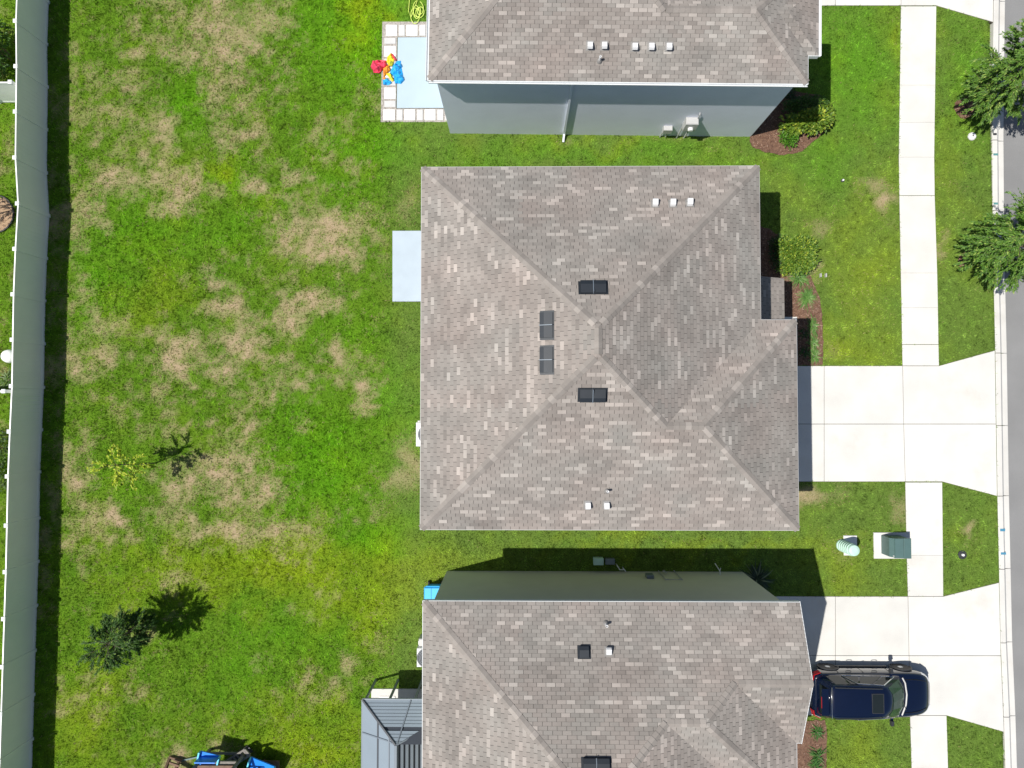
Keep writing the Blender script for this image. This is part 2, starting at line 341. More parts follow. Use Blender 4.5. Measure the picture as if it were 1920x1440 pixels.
G_A = np.array((.092, .222, .010)); G_B = np.array((.178, .305, .024)); G_Y = np.array((.38, .46, .012)); G_L = np.array((.120, .365, .005)); G_D = np.array((.375, .32, .15)); G_S = np.array((.365, .28, .175))
def lawn_color(d, lush, yel, r, back=None):
    c = G_A * (1 - r[:, None]) + G_B * r[:, None]
    if back is not None: c = c + (np.array((.165, .245, .055)) - c) * ((1 - back) * .68)[:, None]
    c = c + (G_L - c) * (lush * .75)[:, None]; c = c + (G_Y - c) * (yel * .62)[:, None]
    return c

# ------------------------------------------------------------------ plan outlines of paved and planted areas
def pts(*a): return [P(px, py) for px, py in a]
GROUND_DROP_X = 19.93
SW_L = [(1690, -120), (1689, 10), (1687, 160), (1685, 300), (1686, 367), (1688, 480), (1690, 577), (1691, 646), (1692, 686), (1694, 795), (1697, 903), (1699, 1010), (1702, 1118), (1704, 1229), (1706, 1341), (1709, 1440), (1714, 1600)]
SW_R = [(1756, -120), (1755, 10), (1753, 160), (1751, 300), (1752, 367), (1756, 480), (1758, 577), (1759, 646), (1760, 686), (1763, 795), (1766, 903), (1767, 1010), (1768, 1118), (1771, 1229), (1774, 1341), (1777, 1440), (1782, 1600)]
KERB_L = [(1864, -250), (1863, 0), (1861, 150), (1860, 263), (1861, 395), (1863, 530), (1866, 662), (1868, 798), (1870, 930), (1873, 1067), (1876, 1205), (1882, 1344), (1886, 1480), (1890, 1700)]
def interp(lst, py):
    for (x0, y0), (x1, y1) in zip(lst, lst[1:]):
        if y0 <= py <= y1: return x0 + (x1 - x0) * (py - y0) / (y1 - y0)
    return lst[0][0] if py < lst[0][1] else lst[-1][0]
SL = lambda py: (interp(SW_L, py), py)
SR = lambda py: (interp(SW_R, py), py)
KL = lambda py: (interp(KERB_L, py), py)
EXCL = []            # polygons without grass
def excl(poly): EXCL.append(poly)
def inside(poly, x, y):
    r = np.zeros(x.shape, bool); n = len(poly)
    for i in range(n):
        (x0, y0), (x1, y1) = poly[i], poly[(i + 1) % n]
        if y0 == y1: continue
        r ^= ((y0 > y) != (y1 > y)) & (x < (x1 - x0) * (y - y0) / (y1 - y0) + x0)
    return r

# =================================================================== GROUND
def axis(lo, hi, step, extra): return sorted(set([round(v, 3) for v in np.arange(lo, hi + 1e-6, step)] + extra))
gx = np.array(axis(-25.0, 19.8, 0.16, [-600, -250, -90, -45, -30, 19.90, 19.94, 21, 25, 40, 120, 600])); gy = np.array(axis(-19.0, 21.0, 0.16, [-600, -250, -90, -45, -26, 28, 45, 90, 250, 600]))
GX, GY = np.meshgrid(gx, gy, indexing='ij'); fx, fy = GX.ravel(), GY.ravel()
gz = np.where(fx > GROUND_DROP_X, -0.20, 0.0) + (fbm(fx, fy, .35, 90) - .5) * np.where((abs(fx) < 23) & (fx < 15) & (abs(fy) < 18), .03, 0)
d_, l_, y_, b_ = lawn_state(fx, fy)
gc = lawn_color(d_, l_, y_, fbm(fx, fy, 2, 8), b_) * .62; soil = np.clip(d_ * 1.6 - .42, 0, 1)[:, None]
gc = gc * (1 - soil) + (G_S * .93) * soil
far = (fx < -25.1) | (fx > 20.5) | (fy < -19.1) | (fy > 21.1); gc[far] = (.085, .165, .02)
nx_, ny_ = len(gx), len(gy); idx = np.arange(nx_ * ny_).reshape(nx_, ny_)
q = np.stack([idx[:-1, :-1], idx[1:, :-1], idx[1:, 1:], idx[:-1, 1:]], -1).reshape(-1, 4)
tri = np.vstack([q[:, [0, 1, 2]], q[:, [0, 2, 3]]])
ground = link('ground', fast_mesh('ground', np.stack([fx, fy, gz], 1), tri, gc, M_GROUND)); tag(ground, kind='structure')
ground.data.polygons.foreach_set('use_smooth', [True] * len(ground.data.polygons))

# ------------------------------------------------------------------ road, kerb
rd = MB(); L_ = [P(*KL(py)) for py in range(-900, 2400, 60)]
rd_l = [(x + .44, y) for x, y in L_]; rd.prism(rd_l + [(rd_l[-1][0] + 8.0, rd_l[-1][1]), (rd_l[0][0] + 8.0, rd_l[0][1])], -0.30, -0.115)
road = rd.build('road', M_ASPH); tag(road, kind='structure')
kerb = empty('kerb', (*P(1866, 720), 0)); tag(kerb, kind='structure'); ko = Vector(kerb.location)
KJ = [-265, -133, 0, 132, 263, 395, 528, 662, 798, 930, 1067, 1205, 1344, 1480, 1615]
def kerb_sec(y0, y1):
    m = MB(); prof = [(0, -.2), (0, .015), (.015, .03), (.20, .03), (.31, -.075), (.335, -.092), (.55, -.104), (.56, -.2)]
    ends = []
    for py in (y0, y1): x, y = P(*KL(py)); ends.append((x - ko.x, y - ko.y))
    vs = [(ends[e][0] + a, ends[e][1], z) for e in (0, 1) for a, z in prof]; n = len(prof)
    fs = [(i, i + 1, n + i + 1, n + i) for i in range(n - 1)] + [tuple(range(n))[::-1], tuple(range(n, 2 * n)), (0, n, 2 * n - 1, n - 1)]
    return m.add(vs, fs)
for a, b in zip(KJ, KJ[1:]): kerb_sec(a + .6, b - .6).build('kerb_stone', M_CONCK, kerb)
kb = MB()
for a, b in zip(KJ, KJ[1:]):
    x0, y0 = P(*KL(a)); x1, y1 = P(*KL(b))
    for c in (0,): kb.add([(x0 + .005 - ko.x, y0 - ko.y, -.005), (x1 + .005 - ko.x, y1 - ko.y, -.005), (x1 + .22 - ko.x, y1 - ko.y, -.005), (x0 + .22 - ko.x, y0 - ko.y, -.005)], [(0, 1, 2, 3)])
kb.build('kerb_bed', M_JOINT, kerb)
def paint_mark(px, py, wpx, hpx, m, label):
    a = P(px - wpx / 2, py - hpx / 2); b = P(px + wpx / 2, py + hpx / 2)
    o = MB().box(a[0], b[0], b[1], a[1], .031, .034).build('paint_mark', m); tag(o, label, 'paint mark', 'painted marks on the kerb')
paint_mark(1879, 993.5, 9.5, 5, M_MARK, 'upper of the two blue paint marks on the kerb by the green transformer')
paint_mark(1880.5, 1037.5, 10, 4.5, M_MARK, 'lower of the two blue paint marks on the kerb by the green transformer')
paint_mark(1866, 290, 9, 4, M_MARKT, 'teal paint mark on the kerb below the upper street tree')
paint_mark(1866, 382, 8, 4, M_MARKT, 'teal paint mark on the kerb just above the lower street tree')
paint_mark(1864.5, 252, 7, 4, M_DARK, 'small dark mark on the kerb beside the white round cover')

# ------------------------------------------------------------------ pavement and drives
def slabs(name, polys, m, z=.03, gap=.008, pname='slab', bed=True):
    """a paved area of separate slabs; polys are plan polygons"""
    c = np.mean([p for q_ in polys for p in q_], 0); root = empty(name, (c[0], c[1], 0)); tag(root, kind='structure')
    for poly in polys:
        loc = [(x - c[0], y - c[1]) for x, y in poly]
        a_ = sum(loc[i][0] * loc[(i + 1) % len(loc)][1] - loc[(i + 1) % len(loc)][0] * loc[i][1] for i in range(len(loc)))
        if a_ < 0: loc = loc[::-1]
        MB().prism(offset(loc, -gap), -.08, z, .006).build(pname, m, root)
        MBX = MB().prism(offset(loc, .004), -.10, -.002 + z * .3)
        if bed: MBX.build('joint_bed', M_JOINT, root)
        excl([tuple(p) for p in poly])
    return root
J = [-110, -50, 10]
for y0 in (): pass
STRONG = {12: 1, 367: 1, 646: 1, 686: 1, 904: 1, 1118: 1, 1341: 1}
def sw_run(js): return [[P(*SL(a + .35 * (a in STRONG))), P(*SR(a + .35 * (a in STRONG))), P(*SR(b - .35 * (b in STRONG))), P(*SL(b - .35 * (b in STRONG)))] for a, b in zip(js, js[1:])]
slabs('sidewalk', sw_run([12, 160, 230, 295, 367, 512, 577, 646, 686]), M_CONC, gap=.0025)
slabs('sidewalk', sw_run([904, 1041, 1118]), M_CONC, gap=.0025)
slabs('sidewalk', sw_run([1341, 1440, 1550]), M_CONC, gap=.0025)
def drive(x_in, yt, ym, yb, jx, flt, flb, name='driveway'):
    """x_in: world x of the garage end; yt, ym, yb: top, middle and bottom joints; jx: first joint"""
    KD = lambda py: P(KL(py)[0] - 1.0, py)
    polys = []
    for a, b, top in ((yt, ym, True), (ym, yb, False)):
        A = (x_in, P(jx, a)[1]); B = (x_in, P(jx, b)[1])
        polys.append([A, P(jx, a), P(jx, b), B])
        polys.append([P(jx, a), P(*SL(a)), P(*SL(b)), P(jx, b)])
        if top: polys.append([P(*SL(a)), P(*SR(a)), KD(flt), KD(b), P(*SL(b))])
        else: polys.append([P(*SL(a)), KD(a), KD(flb), P(*SR(b)), P(*SL(b))])
    return slabs(name, polys, M_CONC, gap=.009)
drive(9.26, 686, 795, 903, 1545, 657, 930)
drive(9.26, 1118, 1229, 1341, 1566, 1092, 1372)
drive(9.9, -230, -105, 11, 1566, -260, 42)
slabs('patio', [[P(736, 433), (-3.0, P(736, 433)[1]), (-3.0, P(736, 566)[1]), P(736, 566)]], M_PATIO, .06)

# =================================================================== HOUSES
PITCH = 5 / 12
EAVE = 5.3
SH_BASE = np.array((.254, .229, .209)); SH_W = .305; SH_E = .127 * math.cos(math.atan(PITCH))
def shingle_tint(x, y, rnd):
    n = float(fbm(np.array([x]), np.array([y]), .45, 300, 3)[0]); n2 = float(fbm(np.array([x]), np.array([y]), .9, 340, 3)[0])
    c = SH_BASE * (1 + .20 * (rnd.random() - .5) + .30 * (n - .5)) * (.9 if rnd.random() < .12 else 1)
    c = c * (1 + np.array((.05, -.01, -.02)) * (n2 - .5) * 2.2)
    return c
def plane_of(rect, k):
    x0, x1, y0, y1 = rect[:4]
    return {'W': (1, 0, -x0), 'E': (-1, 0, x1), 'S': (0, 1, -y0), 'N': (0, -1, y1)}[k]
def roof_faces(rects):
    """rects: (x0, x1, y0, y1, hipped sides). The roof is the upper envelope of their hip roofs; returns convex plan pieces"""
    faces = []
    for i, r in enumerate(rects):
        ks = [k for k in 'WESN' if k in r[4]]
        for k in ks:
            A = plane_of(r, k); poly = [(r[0], r[2]), (r[1], r[2]), (r[1], r[3]), (r[0], r[3])]
            for l in ks:
                if l != k:
                    B = plane_of(r, l); poly = clip_poly(poly, *(B[n] - A[n] for n in range(3)))
                    if area(poly) < 1e-5: break
            if area(poly) < 1e-5: continue
            pieces = [poly]
            for j, s in enumerate(rects):
                if j == i: continue
                H = []; skip = False
                for l in 'WESN':
                    B = plane_of(s, l)
                    if l in s[4]:
                        D = tuple(B[n] - A[n] for n in range(3))
                        if max(abs(v) for v in D) < 1e-6:
                            if j < i: continue
                            skip = True; break
                        H.append(D)
                    else: H.append(B)
                if skip: continue
                nxt = []
                for pc in pieces:
                    rem = pc
                    for D in H:
                        o_ = clip_poly(rem, *(-v for v in D))
                        if area(o_) > 1e-4: nxt.append(o_)
                        rem = clip_poly(rem, *D)
                        if area(rem) < 1e-5: break
                pieces = nxt
            for pc in pieces: faces.append((k, A, pc))
    return faces
def roof_height(rects, x, y):
    best = -9
    for r in rects:
        if r[0] - 1e-6 <= x <= r[1] + 1e-6 and r[2] - 1e-6 <= y <= r[3] + 1e-6:
            best = max(best, min(plane_of(r, k)[0] * x + plane_of(r, k)[1] * y + plane_of(r, k)[2] for k in r[4]))
    return best
TAB_CACHE = {}
def build_roof(root, rects, eave, singles=300, caps=True, name='roof', seed=1):
    rnd = random.Random(seed); loc0 = Vector(root.location); rz = root.rotation_euler.z; MW = Matrix.Translation(loc0) @ Matrix.Rotation(rz, 4, 'Z')
    faces = roof_faces(rects); zf = lambda A, x, y: eave + PITCH * (A[0] * x + A[1] * y + A[2])
    deck = MB()
    for k, A, pc in faces:
        a_ = sum(pc[i][0] * pc[(i + 1) % len(pc)][1] - pc[(i + 1) % len(pc)][0] * pc[i][1] for i in range(len(pc)))
        if a_ < 0: pc = pc[::-1]
        deck.add([(x, y, zf(A, x, y) - .004) for x, y in pc], [tuple(range(len(pc)))])
    roof = deck.build(name, M_DECK, root)
    UV = {'N': lambda A, x, y: (x, A[0] * x + A[1] * y + A[2]), 'S': lambda A, x, y: (-x, A[0] * x + A[1] * y + A[2]), 'E': lambda A, x, y: (-y, A[0] * x + A[1] * y + A[2]), 'W': lambda A, x, y: (y, A[0] * x + A[1] * y + A[2])}
    def back(k, A, u, v):
        if k == 'N': return (u, A[2] - v)
        if k == 'S': return (-u, v - A[2])
        if k == 'E': return (A[2] - v, -u)
        return (v - A[2], u)
    tabs = []; light_rows = {}
    for k, A, pc in faces:
        uv = [UV[k](A, x, y) for x, y in pc]; us = [a for a, b in uv]; vs_ = [b for a, b in uv]
        if (sum(uv[i][0] * uv[(i + 1) % len(uv)][1] - uv[(i + 1) % len(uv)][0] * uv[i][1] for i in range(len(uv)))) < 0: uv = uv[::-1]
        for r in range(int(max(0, min(vs_)) / SH_E), int(max(vs_) / SH_E) + 1):
            v0, v1 = r * SH_E, (r + 1) * SH_E
            row = clip_poly(clip_poly(uv, 0, 1, -v0), 0, -1, v1)
            if area(row) < 1e-4: continue
            off = (r % 2) * SH_W / 2 + ((r * 7919) % 13 - 6) * .004
            n0 = int(math.floor((min(a for a, b in row) - off) / SH_W)); n1 = int(math.floor((max(a for a, b in row) - off) / SH_W))
            for n in range(n0, n1 + 1):
                ua, ub = n * SH_W + off + .007, (n + 1) * SH_W + off - .007
                t = clip_poly(clip_poly(row, 1, 0, -ua), -1, 0, ub)
                ar = area(t)
                if ar < 4e-4: continue
                key = (k, round(A[2], 2), r, n)
                if key not in light_rows:
                    rr = random.Random(hash((seed, ord(k), r, n)) & 0xffffff)
                    prev = light_rows.get((k, round(A[2], 2), r, n - 1), 0)
                    p_ = .30 if prev == 1 else .125
                    light_rows[key] = 1 if rr.random() < p_ else 0
                full = ar > (ub - ua) * (v1 - v0) * .995
                tabs.append((k, A, r, n, t, full, light_rows[key], (ua, ub, v0, v1)))
    # colour of every tab
    def tint(tb):
        k, A, r, n, t, full, lt, q_ = tb; x, y = back(k, A, (q_[0] + q_[1]) / 2, (q_[2] + q_[3]) / 2)
        c = shingle_tint(x + loc0.x, y + loc0.y, rnd)
        return c * rnd.uniform(1.22, 1.48) if lt else c
    # the tabs that show largest become objects of their own
    scored = []
    for i, tb in enumerate(tabs):
        if not tb[5]: continue
        k, A, r, n, t, full, lt, q_ = tb
        cs = []
        for u, v in ((q_[0], q_[2]), (q_[1], q_[2]), (q_[1], q_[3]), (q_[0], q_[3])):
            x, y = back(k, A, u, v); cs.append(project(MW @ Vector((x, y, eave + PITCH * v))))
        if min(c[0] for c in cs) < 0 or max(c[0] for c in cs) > 1920 or min(c[1] for c in cs) < 0 or max(c[1] for c in cs) > 1440: continue
        scored.append((area(cs), i))
    single = set(i for a_, i in sorted(scored, reverse=True)[:singles])
    rest = MB()
    def tab_geo(poly3, hv):
        n = len(poly3); vs = [(x, y, z + h) for (x, y, z), h in zip(poly3, hv)] + [(x, y, z - .003) for x, y, z in poly3]
        return vs, [tuple(range(n))] + [(i, n + i, n + (i + 1) % n, (i + 1) % n) for i in range(n)]
    for i, tb in enumerate(tabs):
        k, A, r, n, t, full, lt, q_ = tb; c = tint(tb)
        P3d = []; hv = []
        for u, v in t:
            x, y = back(k, A, u, v); P3d.append((x, y, eave + PITCH * v)); hv.append(.013 - .009 * (v - q_[2]) / SH_E)
        # face direction up
        s_ = sum(P3d[m_][0] * P3d[(m_ + 1) % len(P3d)][1] - P3d[(m_ + 1) % len(P3d)][0] * P3d[m_][1] for m_ in range(len(P3d)))
        if s_ < 0: P3d = P3d[::-1]; hv = hv[::-1]
        if i in single:
            lv = (int(round((float(c[1]) / SH_BASE[1]) * 12)), int(round(float(c[0] / c[1] - SH_BASE[0] / SH_BASE[1]) * 30)))
            key = (k, lv)
            cx, cy = back(k, A, (q_[0] + q_[1]) / 2, q_[2]); cz = eave + PITCH * q_[2]
            if key not in TAB_CACHE:
                vs, fs = tab_geo([(x - cx, y - cy, z - cz) for x, y, z in P3d], hv)
                TAB_CACHE[key] = MB().add(vs, fs, tuple(c)).mesh('shingle', M_SHINGLE)
            link('shingle', TAB_CACHE[key], roof, (cx, cy, cz))
        else:
            vs, fs = tab_geo(P3d, hv); rest.add(vs, fs, tuple(c))
    o = rest.build('shingles', M_SHINGLE, roof); o['kind'] = 'stuff'
    # caps along hips and ridges
    if caps:
        def run(a, b, tl, tr, skipf):
            """caps from a (low) to b (high); tl, tr: directions down the two sides (3D unit)"""
            a, b = Vector(a), Vector(b); d = (b - a); Ln = d.length; d.normalize(); step = .2; up = tl.cross(tr)
            nn = (-(tl + tr)).normalized(); meshes = []
            for v in range(5):
                m = MB(); wd = .135
                def ring(s_, lift): return [d * s_ + tl * wd + nn * (lift), d * s_ + nn * (lift + .012), d * s_ + tr * wd + nn * (lift)]
                lo, hi, lob = ring(-.012, .026), ring(step + .01, .012), ring(-.012, .004)
                c = SH_BASE * (1.28 if v == 4 else (.90 + .05 * v))
                m.add(lo + hi + lob, [(0, 1, 4, 3), (1, 2, 5, 4), (6, 7, 1, 0), (7, 8, 2, 1), (0, 3, 6), (2, 8, 5)], tuple(c)); meshes.append(m.mesh('ridge_cap', M_SHINGLE))
            for i in range(int(Ln / step)):
                p = a + d * (i * step)
                pm = p + d * step / 2; pv_ = Vector((-d.y, d.x, 0)).normalized() * .15; hp = (pm.z - eave) / PITCH
                if skipf(pm) or roof_height(rects, pm.x + pv_.x, pm.y + pv_.y) > hp - .03 or roof_height(rects, pm.x - pv_.x, pm.y - pv_.y) > hp - .03: continue
                link('ridge_cap', meshes[4 if rnd.random() < .13 else rnd.randrange(4)], roof, p)
        down = {'N': Vector((0, 1, -PITCH)), 'S': Vector((0, -1, -PITCH)), 'E': Vector((1, 0, -PITCH)), 'W': Vector((-1, 0, -PITCH))}
        for i, rc in enumerate(rects):
            if len(rc) > 5: continue
            x0, x1, y0, y1, sides = rc; hx, hy = (x1 - x0) / 2, (y1 - y0) / 2; hm = min(hx if ('W' in sides and 'E' in sides) else 99, hy)
            cx, cy = (x0 + x1) / 2, (y0 + y1) / 2
            def skipf(p, i=i): return roof_height(rects, p.x, p.y) > (p.z - eave) / PITCH + .03 or any(j < i and r2[0] < p.x < r2[1] and r2[2] < p.y < r2[3] and min(plane_of(r2, k)[0] * p.x + plane_of(r2, k)[1] * p.y + plane_of(r2, k)[2] for k in r2[4]) > (p.z - eave) / PITCH - .02 for j, r2 in enumerate(rects))
            for kx, px_, sx in (('W', x0, 1), ('E', x1, -1)):
                for ky, py_, sy in (('S', y0, 1), ('N', y1, -1)):
                    if kx in sides and ky in sides:
                        a = Vector((px_, py_, eave)); b = Vector((px_ + sx * hm, py_ + sy * hm, eave + hm * PITCH)); d = (b - a).normalized()
                        tl, tr = down[kx].copy(), down[ky].copy(); tl = (tl - d * tl.dot(d)); tr = (tr - d * tr.dot(d))
                        a = a + d * .06
                        run(a, b, tl.normalized(), tr.normalized(), skipf)
            if hx > hy or 'E' not in sides:
                xa = x0 + hm if 'W' in sides else x0; xb = x1 - hm if 'E' in sides else x1
                run((xb, cy, eave + hm * PITCH), (xa, cy, eave + hm * PITCH), down['S'].normalized(), down['N'].normalized(), skipf)
            else:
                run((cx, y0 + hm, eave + hm * PITCH), (cx, y1 - hm, eave + hm * PITCH), down['W'].normalized(), down['E'].normalized(), skipf)
    return roof, (lambda x, y: eave + PITCH * roof_height(rects, x, y))

def house_shell(root, outline, wallmat, trim, over=.25, gutter=None, eave=EAVE):
    """walls, soffit, fascia (and gutter) from the eave outline in the house's own coordinates"""
    wl = offset(outline, -over)
    MB().prism(wl, -.05, eave - .17).build('wall', wallmat, root)
    MB().prism(offset(outline, -.02), eave - .185, eave - .165).build('soffit', M_TRIM, root)
    n = len(outline); m = MB(); a, b = outline, offset(outline, .018)
    for z0, z1 in ((eave - .19, eave - .003),):
        vs = [(x, y, z0) for x, y in a] + [(x, y, z1) for x, y in a] + [(x, y, z0) for x, y in b] + [(x, y, z1) for x, y in b]
        fs = []
        for i in range(n):
            j = (i + 1) % n; fs += [(2 * n + i, 2 * n + j, 3 * n + j, 3 * n + i), (3 * n + i, 3 * n + j, n + j, n + i), (i, j, 2 * n + j, 2 * n + i)]
        m.add(vs, fs)
    m.build('fascia', trim, root)
    if gutter:
        for (x0, y0), (x1, y1) in gutter:
            d = Vector((x1 - x0, y1 - y0)).normalized(); nrm = Vector((d.y, -d.x)); g = MB()
            prof = [(.02, -.01), (.02, -.11), (.07, -.12), (.095, -.06), (.10, -.005), (.085, -.005), (.08, -.05), (.035, -.09), (.03, -.01)]
            vs = [(x + nrm.x * o_, y + nrm.y * o_, eave + z) for x, y in ((x0, y0), (x1, y1)) for o_, z in prof]; k = len(prof)
            g.add(vs, [(i, k + i, k + (i + 1) % k, (i + 1) % k) for i in range(k)] + [tuple(range(k)), tuple(range(k, 2 * k))[::-1]]); g.build('gutter', M_TRIM, root)
    return wl
def wall_window(root, x, y, z, wd, ht, facing):
    """window set on a wall that faces E or W; frame with four bars and a pane"""
    s = 1 if facing == 'E' else -1; f = MB(); t = .06
    xs = sorted((x, x + s * .05))
    for a, b, c, d in ((-wd / 2, wd / 2, -ht / 2, -ht / 2 + t), (-wd / 2, wd / 2, ht / 2 - t, ht / 2), (-wd / 2, -wd / 2 + t, -ht / 2 + t, ht / 2 - t), (wd / 2 - t, wd / 2, -ht / 2 + t, ht / 2 - t), (-wd / 2 + t, wd / 2 - t, -.02, .02)):
        f.box(xs[0], xs[1], y + a, y + b, z + c, z + d)
    w_ = f.build('window', M_TRIM, root)
    xs = sorted((x + s * .003, x + s * .02)); MB().box(xs[0], xs[1], y - wd / 2 + t * .9, y + wd / 2 - t * .9, z - ht / 2 + t * .9, z + ht / 2 - t * .9).build('pane', M_PANE, w_)
def garage_door(root, x, y0, y1):
    g = MB().box(x + .002, x + .03, y0, y1, 0, 2.15).build('garage_door', M_TRIM, root)
    for i in range(4):
        for j in range(4):
            a = y0 + (y1 - y0) * (j + .08) / 4; b = y0 + (y1 - y0) * (j + .92) / 4
            MB().box(x + .031, x + .045, a, b, .06 + i * .53, .48 + i * .53).build('panel', M_TRIM, g)
# -------- roof fittings: positions are photo pixels, solved onto the roof surface
def on_roof(root, hf, px, py):
    h = 6.0
    for _ in range(30):
        x, y = P(px, py, h); c, s = math.cos(-root.rotation_euler.z), math.sin(-root.rotation_euler.z); dx, dy = x - root.location.x, y - root.location.y
        lx, ly = dx * c - dy * s, dx * s + dy * c; h2 = hf(lx, ly); h = h + (h2 - h) * .7
    return lx, ly, h
SLOPE = {'N': (0, 1), 'S': (0, -1), 'E': (1, 0), 'W': (-1, 0)}
def frame_on(lx, ly, h, k):
    d = Vector((SLOPE[k][0], SLOPE[k][1], -PITCH)).normalized(); n = Vector((SLOPE[k][0] * PITCH, SLOPE[k][1] * PITCH, 1)).normalized(); s = n.cross(d)
    return Vector((lx, ly, h)), d, s, n           # origin, down slope, sideways, normal
def fit(m, fr, vs, fs):
    o, d, s, n = fr; m.add([o + d * a + s * b + n * c for a, b, c in vs], fs)
BOXF = [(3, 2, 1, 0), (4, 5, 6, 7), (0, 1, 5, 4), (1, 2, 6, 5), (2, 3, 7, 6), (3, 0, 4, 7)]
def fbox(m, fr, a0, a1, b0, b1, c0, c1, c0b=None, c1b=None):
    """box in the slope frame; the downhill end may have other heights"""
    c0b = c0 if c0b is None else c0b; c1b = c1 if c1b is None else c1b
    fit(m, fr, [(a0, b0, c0), (a1, b0, c0b), (a1, b1, c0b), (a0, b1, c0), (a0, b0, c1), (a1, b0, c1b), (a1, b1, c1b), (a0, b1, c1)], [f[::-1] for f in BOXF])
def off_ridge_vent(root, roof, hf, px, py, k, wide=.84):
    fr = frame_on(*on_roof(root, hf, px, py), k); deep = .42 if wide > .5 else .36
    v = MB(); fbox(v, fr, -deep / 2 - .03, deep / 2 + .03, -wide / 2 - .05, wide / 2 + .05, .0, .024); o = v.build('roof_vent', M_VENT, roof)
    n = 2 if wide > .5 else 1
    for i in range(n):
        b0 = -wide / 2 + wide * i / n + .015; b1 = -wide / 2 + wide * (i + 1) / n - .015
        h_ = MB(); fbox(h_, fr, -deep / 2, deep * .15, b0, b1, .024, .07, .024, .15); fbox(h_, fr, deep * .15 + .001, deep / 2, b0, b1, .05, .15, .045, .135); h_.build('hood', M_VENT, o)
    if n == 2: b = MB(); fbox(b, fr, -deep / 2 - .01, deep / 2 + .01, -.012, .012, .025, .158); b.build('rib', M_ALU, o)
def cap_vent(root, roof, hf, px, py, k):
    fr = frame_on(*on_roof(root, hf, px, py), k); m = MB(); fbox(m, fr, -.15, .17, -.14, .14, .0, .016); o = m.build('exhaust_vent', M_FLASH, roof)
    h_ = MB(); fbox(h_, fr, -.10, .05, -.085, .085, .016, .12, .016, .22); fbox(h_, fr, .051, .12, -.085, .085, .06, .22, .05, .16); h_.build('hood', M_VENTW, o)
def pipe_vent(root, roof, hf, px, py, k):
    x, y, h = on_roof(root, hf, px, py); m = MB().lathe((x, y), [(.11, h - .02), (.08, h + .05), (.05, h + .09)], 14); o = m.build('pipe_flashing', M_FLASH, roof)
    MB().lathe((x, y), [(.042, h), (.042, h + .30), (.03, h + .30), (.03, h + .22)], 12).build('vent_pipe', M_VENTW, o)

# ---------------------------------------------------------------- centre house
c_house = empty('house', (3.0, 2.0, 0)); tag(c_house, 'complete two-storey house in the middle with brown-grey hip roof and four dark roof vents', 'house', 'hip-roofed houses in a row')
ox, oy = 3.0, 2.0
rects_c = [(-3.42 - ox, 8.28 - ox, -4.31 - oy, 8.23 - oy, 'WESN'), (-3.42 - ox, 9.50 - ox, -4.31 - oy, 2.88 - oy, 'WESN')]
out_c = [(-3.42 - ox, -4.31 - oy), (9.50 - ox, -4.31 - oy), (9.50 - ox, 2.88 - oy), (8.28 - ox, 2.88 - oy), (8.28 - ox, 8.23 - oy), (-3.42 - ox, 8.23 - oy)]
house_shell(c_house, out_c, M_WGREY, M_TRIMG)
roof_c, hf_c = build_roof(c_house, rects_c, EAVE, 300, True, seed=3)
for px, py, k in ((1112, 540, 'N'), (1026, 610, 'W'), (1026, 675, 'W'), (1111, 740, 'S')): off_ridge_vent(c_house, roof_c, hf_c, px, py, k)
for px, py, k in ((1228, 383, 'N'), (1261, 383, 'N'), (1293, 382, 'N'), (1102, 945, 'S'), (1137, 945, 'S')): cap_vent(c_house, roof_c, hf_c, px, py, k)
pipe_vent(c_house, roof_c, hf_c, 1138, 920, 'S')
ex, ny = P(1470, 522, 2.68)
build_roof(c_house, [(8.06 - ox, ex - ox, 2.68 - oy, ny - oy, 'E')], 2.68, 0, False, 'porch_roof', seed=5)
m = MB(); m.box(8.05 - ox, ex - .03 - ox, 2.64 - oy, ny - .02 - oy, 2.5, 2.665); m.build('porch_beam', M_TRIM, c_house)
for yy in (ny - .2,): MB().box(ex - .3 - ox, ex - .12 - ox, yy - .1 - oy, yy + .08 - oy, 0, 2.5).build('porch_post', M_TRIM, c_house)
m = MB()
zt = 2.68 + (ex - 8.06) * PITCH; m.add([(8.05 - ox, ny - .012 - oy, 2.66), (ex - ox, ny - .012 - oy, 2.66), (8.05 - ox, ny - .012 - oy, zt - .01), (8.05 - ox, ny + .006 - oy, 2.66), (ex - ox, ny + .006 - oy, 2.66), (8.05 - ox, ny + .006 - oy, zt - .01)], [(0, 1, 2), (5, 4, 3), (0, 3, 4, 1), (1, 4, 5, 2), (0, 2, 5, 3)]); m.build('porch_gable', M_TRIMG, c_house)
garage_door(c_house, 9.25 - ox, -3.35 - oy, 1.0 - oy)
for yy, zz in ((-1.5, 3.9), (1.2, 3.9)): wall_window(c_house, 9.25 - ox, yy - oy, zz, 1.1, 1.4, 'E')
for yy, zz in ((5.9, 3.9), (6.2, 1.4)): wall_window(c_house, 8.03 - ox, yy - oy, zz, 1.1, 1.4, 'E')
for yy, zz in ((-2.6, 3.9), (1.5, 3.9), (5.8, 3.9), (0.9, 1.5)): wall_window(c_house, -3.17 - ox, yy - oy, zz, 1.2, 1.3, 'W')
MB().box(8.032 - ox, 8.075 - ox, 2.95 - oy, 3.86 - oy, .06, 2.1).build('front_door', M_DARK, c_house)
MB().box(-3.215 - ox, -3.172 - ox, 4.9 - oy, 6.7 - oy, .08, 2.12).build('patio_door', M_PANE, c_house)
excl([(x + ox, y + oy) for x, y in offset(out_c, -.2)])
wkx, wky = P(1494, 594)
slabs('front_walk', [[(8.1, wky), (wkx, wky), (wkx, 2.6), (8.1, 2.6)], [(10.6, 2.6), (wkx, 2.6), (wkx, 1.62), (10.6, 1.62)]], M_CONC, .05)

